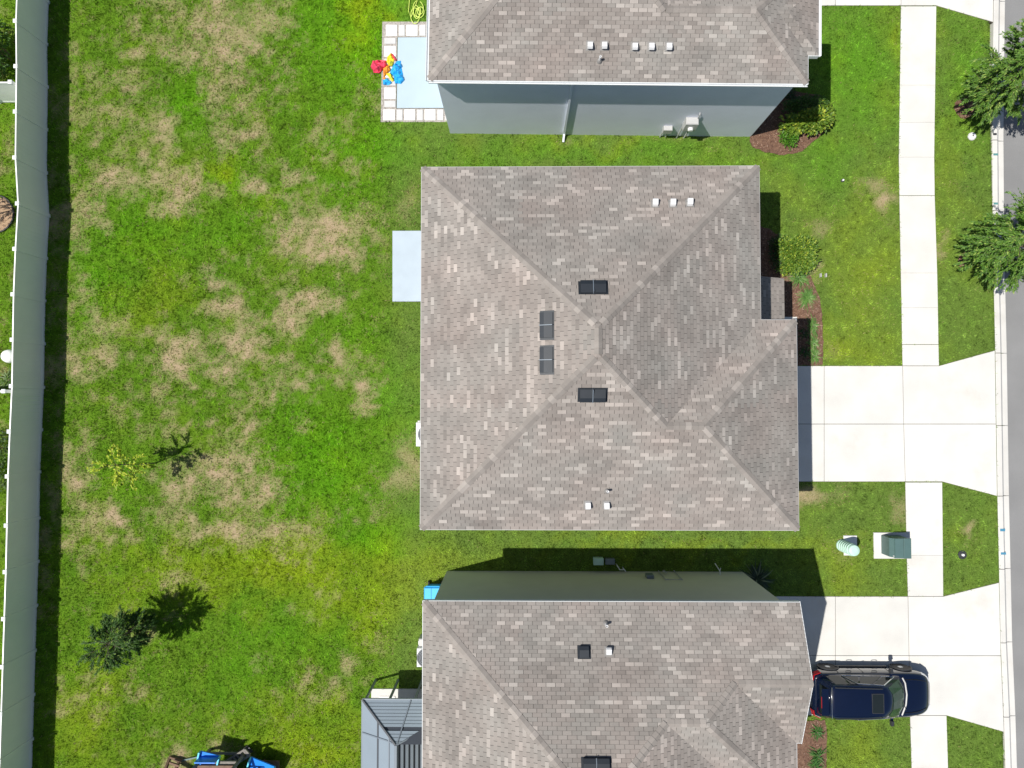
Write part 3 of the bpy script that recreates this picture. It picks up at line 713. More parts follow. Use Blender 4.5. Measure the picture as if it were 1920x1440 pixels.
# ---------------------------------------------------------------- lower neighbour
b_house = empty('house', (3.0, -12.0, 0)); tag(b_house, 'neighbouring house at the bottom edge with taupe wall and front gable above the parked car', 'house', 'hip-roofed houses in a row')
ox, oy = 3.0, -12.0
def loc(r): return (r[0] - ox, r[1] - ox, r[2] - oy, r[3] - oy, r[4])
rects_b = [loc((-3.32, 8.08, -19.2, -6.75, 'WESN')), loc((-3.32, 9.34, -13.61, -6.75, 'WESN')), loc((-3.32, 9.51, -11.46, -6.75, 'WSN'))]
out_b = [(x - ox, y - oy) for x, y in ((-3.32, -19.2), (8.08, -19.2), (8.08, -13.61), (9.34, -13.61), (9.34, -11.46), (9.51, -11.46), (9.51, -6.75), (-3.32, -6.75))]
house_shell(b_house, out_b, M_WBEIGE, M_TRIM, gutter=None)
roof_b, hf_b = build_roof(b_house, rects_b, EAVE, 300, True, seed=9)
m = MB(); gy_ = -9.105 - oy; zr = EAVE + 2.355 * PITCH; gx_ = 9.26 - ox
m.add([(gx_ + a, y, z) for a in (-.1, 0) for y, z in ((-11.4 - oy, EAVE - .165), (-6.8 - oy, EAVE - .165), (-6.8 - oy, EAVE - .02), (gy_, zr - .03), (-11.4 - oy, EAVE - .02))], [(0, 1, 2, 3, 4), (9, 8, 7, 6, 5), (0, 5, 6, 1), (1, 6, 7, 2), (2, 7, 8, 3), (3, 8, 9, 4), (4, 9, 5, 0)][::-1]); m.build('gable_wall', M_WBEIGE, b_house)
m = MB()
for ya in (-11.47 - oy, -6.74 - oy):
    m.bar((9.515 - ox, ya, EAVE - .07), (9.515 - ox, gy_, zr - .07), .02, .14)
m.build('rake_board', M_TRIM, b_house)
m = MB()
for ya in (-11.46 - oy, -6.75 - oy): m.add([(gx_, ya, EAVE - .03), (9.505 - ox, ya, EAVE - .03), (9.505 - ox, gy_, zr - .03), (gx_, gy_, zr - .03)], [(0, 1, 2, 3)])
m.build('rake_soffit', M_TRIM, b_house)
off_ridge_vent(b_house, roof_b, hf_b, 1118, 1436, 'N'); off_ridge_vent(b_house, roof_b, hf_b, 1095, 1223, 'N', .34)
cap_vent(b_house, roof_b, hf_b, 1141, 1222, 'N'); pipe_vent(b_house, roof_b, hf_b, 1136, 1169, 'N')
garage_door(b_house, 9.26 - ox, -11.1 - oy, -7.5 - oy)
for yy, zz in ((-9.1, 3.9), ): wall_window(b_house, 9.26 - ox, yy - oy, zz, 1.3, 1.4, 'E')
for yy, zz in ((-8.2, 3.9), (-11.0, 4.0), (-13.0, 1.5)): wall_window(b_house, -3.07 - ox, yy - oy, zz, 1.2, 1.3, 'W')
# fittings on the shaded wall
wy = -7.0
def on_wall(px, py):     # height on the north wall plane
    h = 1.0
    for _ in range(40):
        p = P(px, py, h); h += (p[1] - wy) * -2.2 if False else 0
        # py grows with height on this wall
        g = (P(px, py, h + .1)[1] - p[1]) / .1; h += (wy - p[1]) / g * .8
    return P(px, py, h)[0], h
x_, h_ = on_wall(1218, 1083); m = MB().box(x_ - .14 - ox, x_ + .14 - ox, -6.998 - oy, -6.86 - oy, max(.4, h_ - .2), max(.4, h_ - .2) + .4, .02); m.build('meter_box', M_ALU, b_house)
x_, h_ = on_wall(1264, 1088); m = MB(); x_ -= ox
m.tube([(x_ - .35, -6.95 - oy, .05), (x_ - .35, -6.95 - oy, h_ + .1), (x_ + .3, -6.95 - oy, h_ + .1), (x_ + .3, -6.95 - oy, .05)], .022, 6); m.tube([(x_ - .1, -6.95 - oy, .0), (x_ - .12, -6.92 - oy, .5), (x_ - .3, -6.8 - oy, .75)], .025, 6); m.build('conduit_loop', M_TRIMG, b_house)
x_, h_ = P(1343, 1074)[0] - ox, .5; m = MB().tube([(x_, -6.995 - oy, .55), (x_, -6.85 - oy, .55), (x_ - .05, -6.75 - oy, .45), (x_ - .12, -6.6 - oy, .25)], .02, 6); m.tube([(x_ - .02, -6.85 - oy, .55), (x_ + .02, -6.7 - oy, .6)], .018, 6); m.build('hose_bib', M_VENTW, b_house)
a = P3(1504, 1398, EAVE - .1); b = P3(1507, 1440, 4.6)
m = MB().tube([(9.42 - ox, -13.2 - oy, EAVE - .05), (9.44 - ox, -13.2 - oy, EAVE - .25), (9.2 - ox, -13.2 - oy, EAVE - .5), (9.2 - ox, -13.2 - oy, .1)], .04, 8); m.build('downspout', M_TRIM, b_house)
excl([(x + ox, y + oy) for x, y in offset(out_b, -.2)])

# ---------------------------------------------------------------- upper neighbour
t_house = empty('house', (-3.2, 11.31, 0), R(-0.9)); tag(t_house, 'neighbouring house at the top edge with pale blue-grey side wall', 'house', 'hip-roofed houses in a row')
ox, oy = -3.2, 11.31
rects_t = [(0, 10.13, 0, 12.4, 'WESN'), (0, 13.2, 0, 4.2, 'WESN'), (8.0, 13.57, 1.0, 3.5, 'ESN', 'plain')]
out_t = [(0, 0), (13.2, 0), (13.2, 1.0), (13.57, 1.0), (13.57, 3.5), (13.2, 3.5), (13.2, 4.2), (10.13, 4.2), (10.13, 12.4), (0, 12.4)]
house_shell(t_house, out_t, M_WBLUE, M_TRIM, over=.22, gutter=[((0, 0), (13.2, 0)), ((13.57, 1.0), (13.57, 3.5)), ((0, 12.4), (0, 0))])
roof_t, hf_t = build_roof(t_house, rects_t, EAVE, 300, True, seed=17)
for px, py in ((1106, 85), (1133, 85), (1190, 87), (1221, 87), (1254, 87)): cap_vent(t_house, roof_t, hf_t, px, py, 'S')
pipe_vent(t_house, roof_t, hf_t, 1124, 114, 'S')
def tl(px, py, h=0):
    x, y = P(px, py, h); dx, dy = x - ox, y - oy; c, s = math.cos(R(.9)), math.sin(R(.9)); return dx * c - dy * s, dx * s + dy * c
xw = tl(1057, 250)[0]; yw = .22
m = MB(); m.box(xw - .045, xw + .045, yw - .085, yw - .015, .25, EAVE - .55); m.bar((xw, yw - .05, EAVE - .56), (xw, -.05, EAVE - .12), .08, .06); m.bar((xw, yw - .05, .27), (xw - .02, yw - .33, .06), .08, .06); m.build('downspout', M_WBLUE, t_house)
xm = tl(1277, 250)[0]
m = MB(); m.box(xm - .24, xm + .26, yw - .30, yw + .002, 1.25, 1.95, .03); o_ = m.build('meter_box', M_TRIMG, t_house)
MB().lathe((0, 0), [(.11, 0), (.11, .08), (.09, .11)], 14).build('meter_dial', M_VENTW, o_).matrix_local = Matrix.Translation((xm + .02, yw - .30, 1.55)) @ Matrix.Rotation(R(90), 4, 'X')
m = MB(); m.tube([(xm - .2, yw - .08, 0), (xm - .2, yw - .08, 1.3)], .035, 8); m.tube([(xm + .12, yw - .08, 0), (xm + .12, yw - .08, 1.3)], .03, 8); m.tube([(xm + .2, yw - .06, 1.9), (xm + .2, yw - .06, 2.3), (xm + .2, yw + .02, 2.35)], .02, 6); m.build('conduit', M_TRIMG, t_house)
xm = tl(1243, 250)[0]; m = MB(); m.box(xm - .18, xm + .18, yw - .20, yw + .002, .72, 1.08, .02); m.build('utility_box', M_TRIMG, t_house); m = MB(); m.tube([(xm - .13, yw - .06, 0), (xm - .13, yw - .06, .8)], .03, 8); m.tube([(xm + .1, yw - .06, 0), (xm + .1, yw - .06, .8)], .022, 8); m.build('conduit', M_TRIMG, t_house)
for yy, zz in ((1.8, 3.9),): wall_window(t_house, 13.35, 2.25, zz, 1.1, 1.4, 'E')
for yy, zz in ((2.2, 3.9), (5.5, 3.9), (7.5, 1.5)): wall_window(t_house, .22, yy, zz, 1.2, 1.3, 'W')
c_, s_ = math.cos(R(-.9)), math.sin(R(-.9)); excl([(ox + x * c_ - y * s_, oy + x * s_ + y * c_) for x, y in offset(out_t, -.2)])

# ---------------------------------------------------------------- blue slab with paver border behind the upper house
def pxrect(x0, y0, x1, y1): return [P(x0, y0), P(x1, y0), P(x1, y1), P(x0, y1)]
slabs('patio', [[P(746, 71), (-2.9, P(746, 71)[1]), (-2.9, P(746, 204)[1]), P(744, 204)]], M_PATIOB, .06)
pv = empty('paver_border', (*P(731, 140), 0)); tag(pv, kind='structure'); po = Vector(pv.location)
def paver(x0, y0, x1, y1, m):
    q_ = [(x - po.x, y - po.y) for x, y in pxrect(x0, y0, x1, y1)][::-1]
    MB().prism(offset(q_, -.02), -.03, .045 + random.uniform(-.004, .004), .006).build('paver', m, pv)
for x0, x1, m in ((718, 741.5, M_CONCW), (743, 756, M_CONCG), (757.5, 779.5, M_CONCW), (781, 794, M_CONCG), (795.5, 817.5, M_CONCW), (819, 832, M_CONCG), (834, 846, M_CONCG)): paver(x0, 205, x1, 227, m)
for y0, y1, m in ((71, 84, M_CONCG), (86, 108, M_CONCW), (110, 123, M_CONCG), (125, 147, M_CONCW), (149, 162, M_CONCG), (164, 187, M_CONCW), (189, 202.5, M_CONCG)): paver(720, y0, 743, y1, m)
for x0, x1, m in ((723, 745.5, M_CONCW), (747, 760, M_CONCG), (761.5, 784, M_CONCW), (785.5, 799, M_CONCG), (800.5, 823, M_CONCW)): paver(x0, 46.5, x1, 69, m)
MB().prism([(x - po.x, y - po.y) for x, y in [P(714, 229), P(717, 41), P(830, 41), P(830, 70), P(745, 70), P(743, 204), P(850, 204), P(850, 229)]][::-1], -.02, .018).build('gravel_bed', M_GRAVEL, pv)
excl(pxrect(714, 40, 850, 229))

# =================================================================== FENCE
FP = [(27, 40), (28, 125), (27, 210), (26, 296), (31, 382), (26, 467), (22.5, 552), (21, 637), (19.5, 724), (15.5, 809), (12, 893), (10, 985), (8, 1072), (5, 1160), (2, 1250)]
fpts = [P(a, b, 1.83) for a, b in FP]; fpts = [(x + .06, y) for x, y in fpts]
fpts = [(-20.36, fpts[0][1] + 1.85 * k) for k in (4, 3, 2, 1)] + fpts + [(-20.38 - .02 * k, fpts[-1][1] - 1.83 * k) for k in (1, 2, 3, 4)]
def vinyl_fence(label, pl, posts=True):
    root = empty('fence', (pl[0][0], pl[0][1], 0)); tag(root, label, 'fence'); o = Vector(root.location)
    for i, (x, y) in enumerate(pl):
        p = MB().box(x - .065 - o.x, x + .065 - o.x, y - .065 - o.y, y + .065 - o.y, -.1, 1.86).build('post', M_VINYL, root)
        MB().add([(x + a - o.x, y + b - o.y, 1.861) for a, b in ((-.08, -.08), (.08, -.08), (.08, .08), (-.08, .08))] + [(x + a - o.x, y + b - o.y, 1.885) for a, b in ((-.08, -.08), (.08, -.08), (.08, .08), (-.08, .08))] + [(x - o.x, y - o.y, 1.93)], [(3, 2, 1, 0), (0, 1, 5, 4), (1, 2, 6, 5), (2, 3, 7, 6), (3, 0, 4, 7), (4, 5, 8), (5, 6, 8), (6, 7, 8), (7, 4, 8)]).build('post_cap', M_VINYL, p)
    for (x0, y0), (x1, y1) in zip(pl, pl[1:]):
        a = Vector((x0 - o.x, y0 - o.y, 0)); b = Vector((x1 - o.x, y1 - o.y, 0)); d = (b - a).normalized(); a2, b2 = a + d * .06, b - d * .06; n = Vector((d.y, -d.x, 0)); Ln = (b2 - a2).length
        m = MB(); nb = 10
        for k in range(nb):
            s0, s1 = a2 + d * (Ln * k / nb + .0015), a2 + d * (Ln * (k + 1) / nb - .0015)
            m.add([p + n * t + Vector((0, 0, z)) for p in (s0, s1) for t, z in ((-.016, .10), (.016, .10), (.016, 1.72), (-.016, 1.72))], [(0, 1, 2, 3), (7, 6, 5, 4), (0, 4, 5, 1), (1, 5, 6, 2), (2, 6, 7, 3), (3, 7, 4, 0)])
        m.build('panel', M_VINYL, root)
        MB().bar(a2 + Vector((0, 0, 1.77)), b2 + Vector((0, 0, 1.77)), .05, .12).build('top_rail', M_VINYL, root)
        MB().bar(a2 + Vector((0, 0, .08)), b2 + Vector((0, 0, .08)), .05, .13).build('bottom_rail', M_VINYL, root)
    return root
vinyl_fence('long white vinyl privacy fence along the back of the lawn', fpts)
yb = P(0, 192)[1]; vinyl_fence('white vinyl side fence meeting the long fence beside the leafy green shrub', [(-20.5 - .05 - 1.83 * k, yb) for k in range(4)])
yb2 = P(0, 735)[1]; vinyl_fence('white vinyl side fence meeting the long fence halfway down the left edge', [(-20.5 - .05 - 1.83 * k, yb2) for k in range(4)])

# =================================================================== PLANTING BEDS
def wobble(poly, amp=.05, sub=5):
    o = []
    for i in range(len(poly)):
        p, q_ = poly[i], poly[(i + 1) % len(poly)]
        for k in range(sub): t = k / sub; o.append((p[0] + (q_[0] - p[0]) * t + random.uniform(-amp, amp), p[1] + (q_[1] - p[1]) * t + random.uniform(-amp, amp)))
    return o
def bed(poly, chips=900, z=.035, m=M_MULCH):
    poly = wobble(poly, .03, 4); excl(poly); b = MB().prism(poly, -.05, z).build('mulch_bed', m); tag(b, kind='structure')
    xs = [p[0] for p in poly]; ys = [p[1] for p in poly]
    n = chips * 3; x = RNG.uniform(min(xs), max(xs), n); y = RNG.uniform(min(ys), max(ys), n); k = inside(poly, x, y); x, y = x[k][:chips], y[k][:chips]; n = len(x)
    a = RNG.uniform(0, 6.28, n); l = RNG.uniform(.03, .10, n); wd = RNG.uniform(.012, .035, n); t = RNG.uniform(-.02, .03, n)
    c, s = np.cos(a), np.sin(a)
    v = np.stack([np.stack([x - c * l / 2 - s * wd / 2, y - s * l / 2 + c * wd / 2, z + .004 + np.zeros(n)], 1), np.stack([x - c * l / 2 + s * wd / 2, y - s * l / 2 - c * wd / 2, z + .01 + np.zeros(n)], 1), np.stack([x + c * l / 2, y + s * l / 2, z + .012 + np.abs(t)], 1)], 1).reshape(-1, 3)
    base = np.array([(.13, .065, .04), (.22, .13, .085), (.33, .22, .16), (.08, .04, .028), (.42, .31, .25)])[RNG.choice(5, n, p=[.34, .3, .18, .12, .06])]
    o = link('mulch_chips', fast_mesh('mulch_chips', v, np.arange(3 * n).reshape(-1, 3), np.repeat(base, 3, 0), M_SHINGLE), b); o['kind'] = 'stuff'
    return b
bed(pts((1423, 425), (1440, 428), (1458, 440), (1475, 470), (1500, 500), (1520, 520), (1536, 560), (1541, 600), (1543, 640), (1541, 685), (1494, 685), (1495, 595), (1423, 595)) , 2600)
bed(pts((1405, 262), (1412, 275), (1435, 286), (1470, 291), (1505, 284), (1520, 268), (1545, 250), (1548, 215), (1535, 180), (1440, 160), (1406, 254)), 1700)
bed([(9.0, P(0, 1352)[1]), P(1522, 1350), P(1547, 1350), P(1550, 1395), P(1548, 1440), P(1548, 1500), (9.0, P(0, 1500)[1])], 1300)
bed([P(1808 + 19 * math.cos(t), 201 + 22 * math.sin(t)) for t in np.arange(0, 6.28, .5)], 420)
bed([P(1811 + 15 * math.cos(t), 489 + 16 * math.sin(t)) for t in np.arange(0, 6.28, .5)], 420)
ring = [P(-8 + 36 * math.cos(t), 402 + 33 * math.sin(t)) for t in np.arange(0, 6.28, .35)]
bed(ring, 300, m=M_DIRT)
cxr, cyr = P(-8, 402); m = MB()
for k in range(24):
    a0, a1 = 2 * math.pi * k / 24, 2 * math.pi * (k + 1) / 24
    for r0 in (.80,): m.add([(cxr + r * math.cos(a), cyr + r * math.sin(a), z) for a in (a0, a1) for r, z in ((.79, 0), (.84, 0), (.84, .09), (.79, .09))], [(0, 1, 2, 3), (7, 6, 5, 4), (1, 5, 6, 2), (2, 6, 7, 3), (3, 7, 4, 0)])
tag(m.build('bed_edging', M_BLACK), 'black plastic edging ring round the brown bed behind the fence', 'edging')
# bare strip along house walls
# =================================================================== GRASS
def grass():
    n = 800000; x = RNG.uniform(-25.0, 19.93, n); y = RNG.uniform(-19.0, 20.9, n)
    px, py = pix(x, y); ok = np.ones(n, bool)
    for poly in EXCL:
        xs = [p[0] for p in poly]; ys = [p[1] for p in poly]
        k = np.where((x > min(xs)) & (x < max(xs)) & (y > min(ys)) & (y < max(ys)) & ok)[0]
        ok[k[inside(poly, x[k], y[k])]] = False
    kx = np.interp(-y, [-p[1] for p in L_], [p[0] for p in L_]); ok &= x < kx - .01
    x, y = x[ok], y[ok]; d, lush, yel, back = lawn_state(x, y); r = RNG.random(len(x))
    keep = RNG.random(len(x)) > np.clip(d * .9 - .32, 0, .6); x, y, d, lush, yel, back, r = (v[keep] for v in (x, y, d, lush, yel, back, r)); n = len(x)
    c = lawn_color(d, lush, yel, np.clip(fbm(x, y, 2, 8) * .6 + r * .5 - .05, 0, 1), back) * (RNG.uniform(.66, 1.45, n) * np.clip(-.10 + 2.2 * fbm(x, y, 5.0, 210, 3), .40, 1.85))[:, None]
    isdry = RNG.random(n) < np.clip(d * 1.15 - .12, .012, .78); c[isdry] = G_D * RNG.uniform(.7, 1.25, isdry.sum())[:, None]
    # blades lean together in tufts
    fa = fbm(x, y, 3.0, 120, 3) * 18 + RNG.normal(0, .7, n); L = RNG.uniform(.07, .15, n) * np.where(back > .5, 1.1, .85) * (1 - .35 * d); til = RNG.uniform(.45, 1.2, n); wd = RNG.uniform(.009, .016, n)
    dx, dy = np.cos(fa), np.sin(fa); hx = dx * np.sin(til) * L; hy = dy * np.sin(til) * L; hz = np.cos(til) * L
    z0 = np.full(n, -.005)
    v = np.stack([np.stack([x - dy * wd, y + dx * wd, z0], 1), np.stack([x + dy * wd, y - dx * wd, z0], 1), np.stack([x + hx, y + hy, hz], 1)], 1).reshape(-1, 3)
    o = link('grass', fast_mesh('grass', v, np.arange(3 * n).reshape(-1, 3), np.repeat(c, 3, 0), M_GRASS))
    tag(o, 'patchy green and straw-coloured lawn grass around the houses', 'grass', kind='stuff')

# =================================================================== PLANTS
def leaf_mesh(name, C, D, ln, wd, cols, bend=.25):
    """C: leaf bases, D: unit directions, one bent leaf of two triangles pairs each"""
    n = len(C); up = np.tile(np.array((0, 0, 1.0)), (n, 1)) + RNG.normal(0, .35, (n, 3)); S = np.cross(D, up); S /= np.linalg.norm(S, axis=1)[:, None] + 1e-6
    ln = ln[:, None]; wd = wd[:, None]; dr = np.zeros((n, 3)); dr[:, 2] = -1
    mid = C + D * ln * .5; tip = C + D * ln + dr * ln * bend
    v = np.stack([C, mid + S * wd / 2, tip, mid - S * wd / 2], 1).reshape(-1, 3)
    b = np.arange(n)[:, None] * 4; t = np.vstack([b + np.array([0, 1, 2]), b + np.array([0, 2, 3])])
    return fast_mesh(name, v, t, np.repeat(cols, 4, 0), M_LEAF)
def unit(a): return a / (np.linalg.norm(a, axis=1)[:, None] + 1e-9)
def leaf_cols(n, a, b, hi=None, p=.08):
    t = RNG.random(n)[:, None]; c = np.array(a) * (1 - t) + np.array(b) * t
    if hi is not None: k = RNG.random(n) < p; c[k] = np.array(hi) * RNG.uniform(.8, 1.2, k.sum())[:, None]
    return c
def tree(name, label, cat, base, height, trunk_r, crown_z, rad, nbr, nleaf, ln, wd, ca, cb, hi=None, group=None, droop=.25, lean=(0, 0), up=.35, sparse=False, hp=.08):
    """trunk with limbs; leaves sit along twigs that leave the limbs"""
    root = empty(name, (base[0], base[1], 0)); tag(root, label, cat, group)
    tr = MB(); tops = [Vector((lean[0] * t + .05 * math.sin(5 * t) * height / 4, lean[1] * t, height * t)) for t in np.linspace(0, .94, 8)]
    tr.tube(tops, [trunk_r * (1.25 - 1.1 * i / 7) for i in range(8)], 8); tr.build('trunk', M_BARK, root, True)
    br = MB(); Cs = []; Ds = []
    for i in range(nbr):
        t = crown_z + (1 - crown_z) * (i + random.random()) / nbr; p = Vector((lean[0] * t, lean[1] * t, height * t * .95)); a = i * 2.399 + random.uniform(-.3, .3)
        rr = rad * (math.sin(math.pi * min(1, .16 + .84 * (1 - (t - crown_z) / (1 - crown_z)))) ** .6 if not sparse else 1) * random.uniform(.7, 1.12) + .08
        d = Vector((math.cos(a), math.sin(a), up + .5 * (t - crown_z))); e = p + Vector((d.x * rr, d.y * rr, d.z * rr * .8)); mid = (p + e) / 2 + Vector((0, 0, .12 * rr))
        br.tube([p, mid, e], [trunk_r * .33, trunk_r * .2, .004], 5)
        ntw = max(3, int(rr * 7))
        for k in range(ntw):
            s = .22 + .78 * (k + random.random()) / ntw; q_ = p.lerp(mid, s * 2) if s < .5 else mid.lerp(e, s * 2 - 1)
            a2 = a + random.choice((-1, 1)) * random.uniform(.08, .75); tl_ = random.uniform(.3, .75) * min(1.0, rad); td = Vector((math.cos(a2), math.sin(a2), random.uniform(-.25, .5))).normalized()
            m_ = max(4, int(nleaf / (nbr * ntw)))
            for j in range(m_):
                u = (j + random.random()) / m_; w_ = q_ + td * tl_ * u - Vector((0, 0, droop * u * u * tl_))
                Cs.append(w_ + Vector((random.gauss(0, .02), random.gauss(0, .02), random.gauss(0, .02)))); sd = td + Vector((random.gauss(0, .42), random.gauss(0, .42), random.gauss(-.05, .35))); Ds.append(sd.normalized())
            br.tube([q_, q_ + td * tl_], [.006, .002], 3, False)
    br.build('branches', M_BARK, root)
    Cs = np.array([tuple(c) for c in Cs]); Ds = np.array([tuple(c) for c in Ds]); n = len(Cs)
    link('crown', leaf_mesh('crown', Cs, Ds, RNG.uniform(.7, 1.3, n) * ln, RNG.uniform(.8, 1.2, n) * wd, leaf_cols(n, ca, cb, hi, hp)), root)
    return root
def shrub(name, label, base, blobs_, n, ln, wd, ca, cb, hi=None, group=None, cat='shrub', hp=.15):
    """stems and a leafy mass made of several uneven lumps (x, y, z, rx, ry, rz)"""
    root = empty(name, (base[0], base[1], 0)); tag(root, label, cat, group); C = []; D = []
    tot = sum(b[3] * b[4] * b[5] for b in blobs_) ; st = MB()
    for x, y, z, rx, ry, rz in blobs_:
        k = max(30, int(n * rx * ry * rz / tot)); d = unit(RNG.normal(0, 1, (k, 3))); d[:, 2] = np.where(d[:, 2] < -.3, -d[:, 2], d[:, 2])
        r = RNG.random(k) ** .45; lump = 1 + .22 * np.sin(d[:, 0] * 7 + x * 5) * np.cos(d[:, 1] * 6 + y * 3)
        C.append(np.stack([x + d[:, 0] * rx * r * lump, y + d[:, 1] * ry * r * lump, np.maximum(.05, z + d[:, 2] * rz * r * lump)], 1)); D.append(unit(d + RNG.normal(0, .55, (k, 3)) + np.array((0, 0, .25))))
        for _ in range(6):
            e = Vector((x + random.uniform(-.5, .5) * rx, y + random.uniform(-.5, .5) * ry, z + rz * .4)); st.tube([(x * .5, y * .5, 0), ((x * .5 + e.x) / 2, (y * .5 + e.y) / 2, e.z * .6), e], [.014, .01, .004], 4)
    st.build('stems', M_BARK, root); C = np.vstack(C); D = np.vstack(D); k = len(C)
    link('foliage', leaf_mesh('foliage', C, D, RNG.uniform(.7, 1.3, k) * ln, RNG.uniform(.8, 1.2, k) * wd, leaf_cols(k, ca, cb, hi, hp)), root); return root
def strap_plant(name, label, base, n, ln, wd, ca, cb, group=None, hi=None, spread=.9, cat='plant', elong=(1, 1)):
    """clump of long arching leaves, each a strip of four segments"""
    root = empty(name, (base[0], base[1], 0)); tag(root, label, cat, group); V = []; T = []; Cc = []; cols = leaf_cols(n, ca, cb, hi, .12)
    for i in range(n):
        a = random.uniform(0, 6.28); L = ln * random.uniform(.6, 1.15); el = random.uniform(.35, 1.25); bx, by = random.gauss(0, .06) * elong[0], random.gauss(0, .06) * elong[1]; k0 = len(V)
        for j in range(5):
            t = j / 4; r = L * (math.cos(el) * t + .25 * t * t) * spread; z = max(.02, L * (math.sin(el) * t - .62 * t * t)); wj = wd * (1 - t ** 2 * .92) / 2
            cx, cy = bx + math.cos(a) * r * elong[0], by + math.sin(a) * r * elong[1]
            V += [(cx - math.sin(a) * wj, cy + math.cos(a) * wj, z), (cx + math.sin(a) * wj, cy - math.cos(a) * wj, z)]; Cc += [cols[i], cols[i]]
        for j in range(4): q_ = k0 + 2 * j; T += [(q_, q_ + 1, q_ + 3), (q_, q_ + 3, q_ + 2)]
    link('leaves', fast_mesh('leaves', np.array(V), np.array(T), np.array(Cc), M_LEAF), root)
    MB().lathe((0, 0), [(.06, -.02), (.07, .04), (.03, .09)], 8).build('crown_base', M_BARK, root); return root

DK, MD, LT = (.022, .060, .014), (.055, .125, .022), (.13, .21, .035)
tree('street_tree', 'upper street tree leaning over the kerb with its mulch ring showing', 'tree', P(1812, 203), 4.5, .055, .2, 1.45, 50, 24000, .13, .042, (.060, .150, .022), (.165, .30, .04), (.33, .43, .09), 'young street trees along the kerb', droop=.5, lean=(.35, .1))
tree('street_tree', 'lower street tree on the verge opposite the front door of the middle house', 'tree', P(1817, 487), 4.1, .055, .2, 1.45, 66, 27000, .11, .040, (.060, .155, .022), (.160, .30, .038), (.32, .43, .08), 'young street trees along the kerb', droop=.5, lean=(.2, .05))
tree('young_tree', 'slender young tree with sparse yellow-green leaves in the back lawn', 'tree', P(292, 868), 3.05, .022, .40, .58, 14, 900, .12, .06, (.24, .40, .02), (.46, .52, .03), (.55, .58, .05), 'saplings planted in the back lawn', up=.55, sparse=True, lean=(-.2, .15))
tree('young_tree', 'dark bushy young evergreen in the back lawn near the play set', 'tree', P(283, 1160), 3.1, .04, .2, .78, 40, 10500, .13, .032, (.020, .07, .010), (.085, .19, .02), (.24, .36, .05), 'saplings planted in the back lawn', up=.6, lean=(-.12, -.12), hp=.06)
tree('young_tree', 'thin tree standing in the round brown bed behind the fence', 'tree', P(-14, 404), 3.2, .035, .5, .7, 14, 900, .10, .045, DK, MD, LT)
shrub('leafy_shrub', 'tall glossy green shrub behind the fence at the top left corner', P(4, 105, .5), [(0, .5, 1.2, .75, .9, .9), (-.2, -.4, 1.2, .8, .8, .95), (.1, .1, 1.8, .5, .6, .6), (-.9, 0, 1.2, .8, 1.1, .9)], 3600, .20, .07, (.03, .09, .015), (.10, .22, .03), LT)
for px, py in ((140, 165),): pass
shrub('rounded_shrub', 'rounded bright yellow-green shrub in the bed of the middle house', P(1484, 484), [(0, 0, .45, .70, .72, .5), (.3, .35, .5, .5, .45, .42), (-.3, .3, .5, .5, .5, .45), (.4, -.25, .4, .5, .45, .35), (-.3, -.4, .35, .4, .4, .3)], 5600, .13, .05, (.08, .175, .02), (.20, .32, .035), (.36, .44, .05))
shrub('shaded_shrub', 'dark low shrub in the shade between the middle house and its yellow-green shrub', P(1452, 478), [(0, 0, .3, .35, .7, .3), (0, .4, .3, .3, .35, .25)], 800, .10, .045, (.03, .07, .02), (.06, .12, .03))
shrub('broad_leaf_shrub', 'yellow-green broad-leaved shrub at the outer edge of the upper house bed', P(1502, 238), [(0, 0, .45, .7, .45, .42), (.6, .1, .45, .5, .45, .4), (-.55, -.1, .4, .5, .4, .35), (.85, .45, .35, .35, .4, .32), (.3, .1, .6, .5, .4, .3)], 2400, .17, .085, (.09, .18, .025), (.22, .33, .03), (.42, .47, .05))
shrub('low_shrub', 'fresh green low shrub at the lower tip of the upper house bed', P(1474, 263), [(0, 0, .25, .38, .42, .25), (.15, .35, .25, .35, .3, .25)], 1500, .08, .04, (.06, .19, .015), (.13, .31, .02))
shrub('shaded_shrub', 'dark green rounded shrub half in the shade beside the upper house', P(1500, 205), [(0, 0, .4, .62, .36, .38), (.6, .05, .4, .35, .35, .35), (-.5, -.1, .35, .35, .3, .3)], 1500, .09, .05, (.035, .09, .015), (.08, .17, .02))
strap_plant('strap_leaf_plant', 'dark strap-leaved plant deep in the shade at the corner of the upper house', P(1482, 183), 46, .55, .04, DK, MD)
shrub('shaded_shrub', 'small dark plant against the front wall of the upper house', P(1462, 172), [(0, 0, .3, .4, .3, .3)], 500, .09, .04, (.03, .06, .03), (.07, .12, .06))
for i, (px, py, n, l, lab, el) in enumerate(((1497, 521, 150, .68, 'grey-green strap-leaved clump just below the rounded shrub', (1, 1)), (1512, 558, 160, .58, 'bright green strap-leaved clump in the middle of the mulch bed', (1, 1.15)), (1523, 612, 110, .46, 'upper of the strap-leaved clumps along the right edge of the mulch bed', (.8, 1.3)), (1524, 645, 120, .48, 'middle of the strap-leaved clumps along the right edge of the mulch bed', (.8, 1.2)), (1525, 668, 110, .44, 'lowest of the strap-leaved clumps along the right edge of the mulch bed', (.9, 1.1)))):
    strap_plant('strap_leaf_plant', lab, P(px, py), n, l, .035, (.08, .18, .04), (.17, .33, .07), 'strap-leaved clumps by the middle house', (.30, .38, .16), elong=el)
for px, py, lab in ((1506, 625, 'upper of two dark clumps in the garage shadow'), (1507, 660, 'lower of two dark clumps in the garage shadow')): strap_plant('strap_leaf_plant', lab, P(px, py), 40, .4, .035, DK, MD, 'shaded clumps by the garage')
strap_plant('strap_leaf_plant', 'spiky dark plant at the shaded corner of the lower house', P(1418, 1085), 130, .85, .06, (.03, .05, .03), (.07, .11, .05), None, (.22, .26, .14))
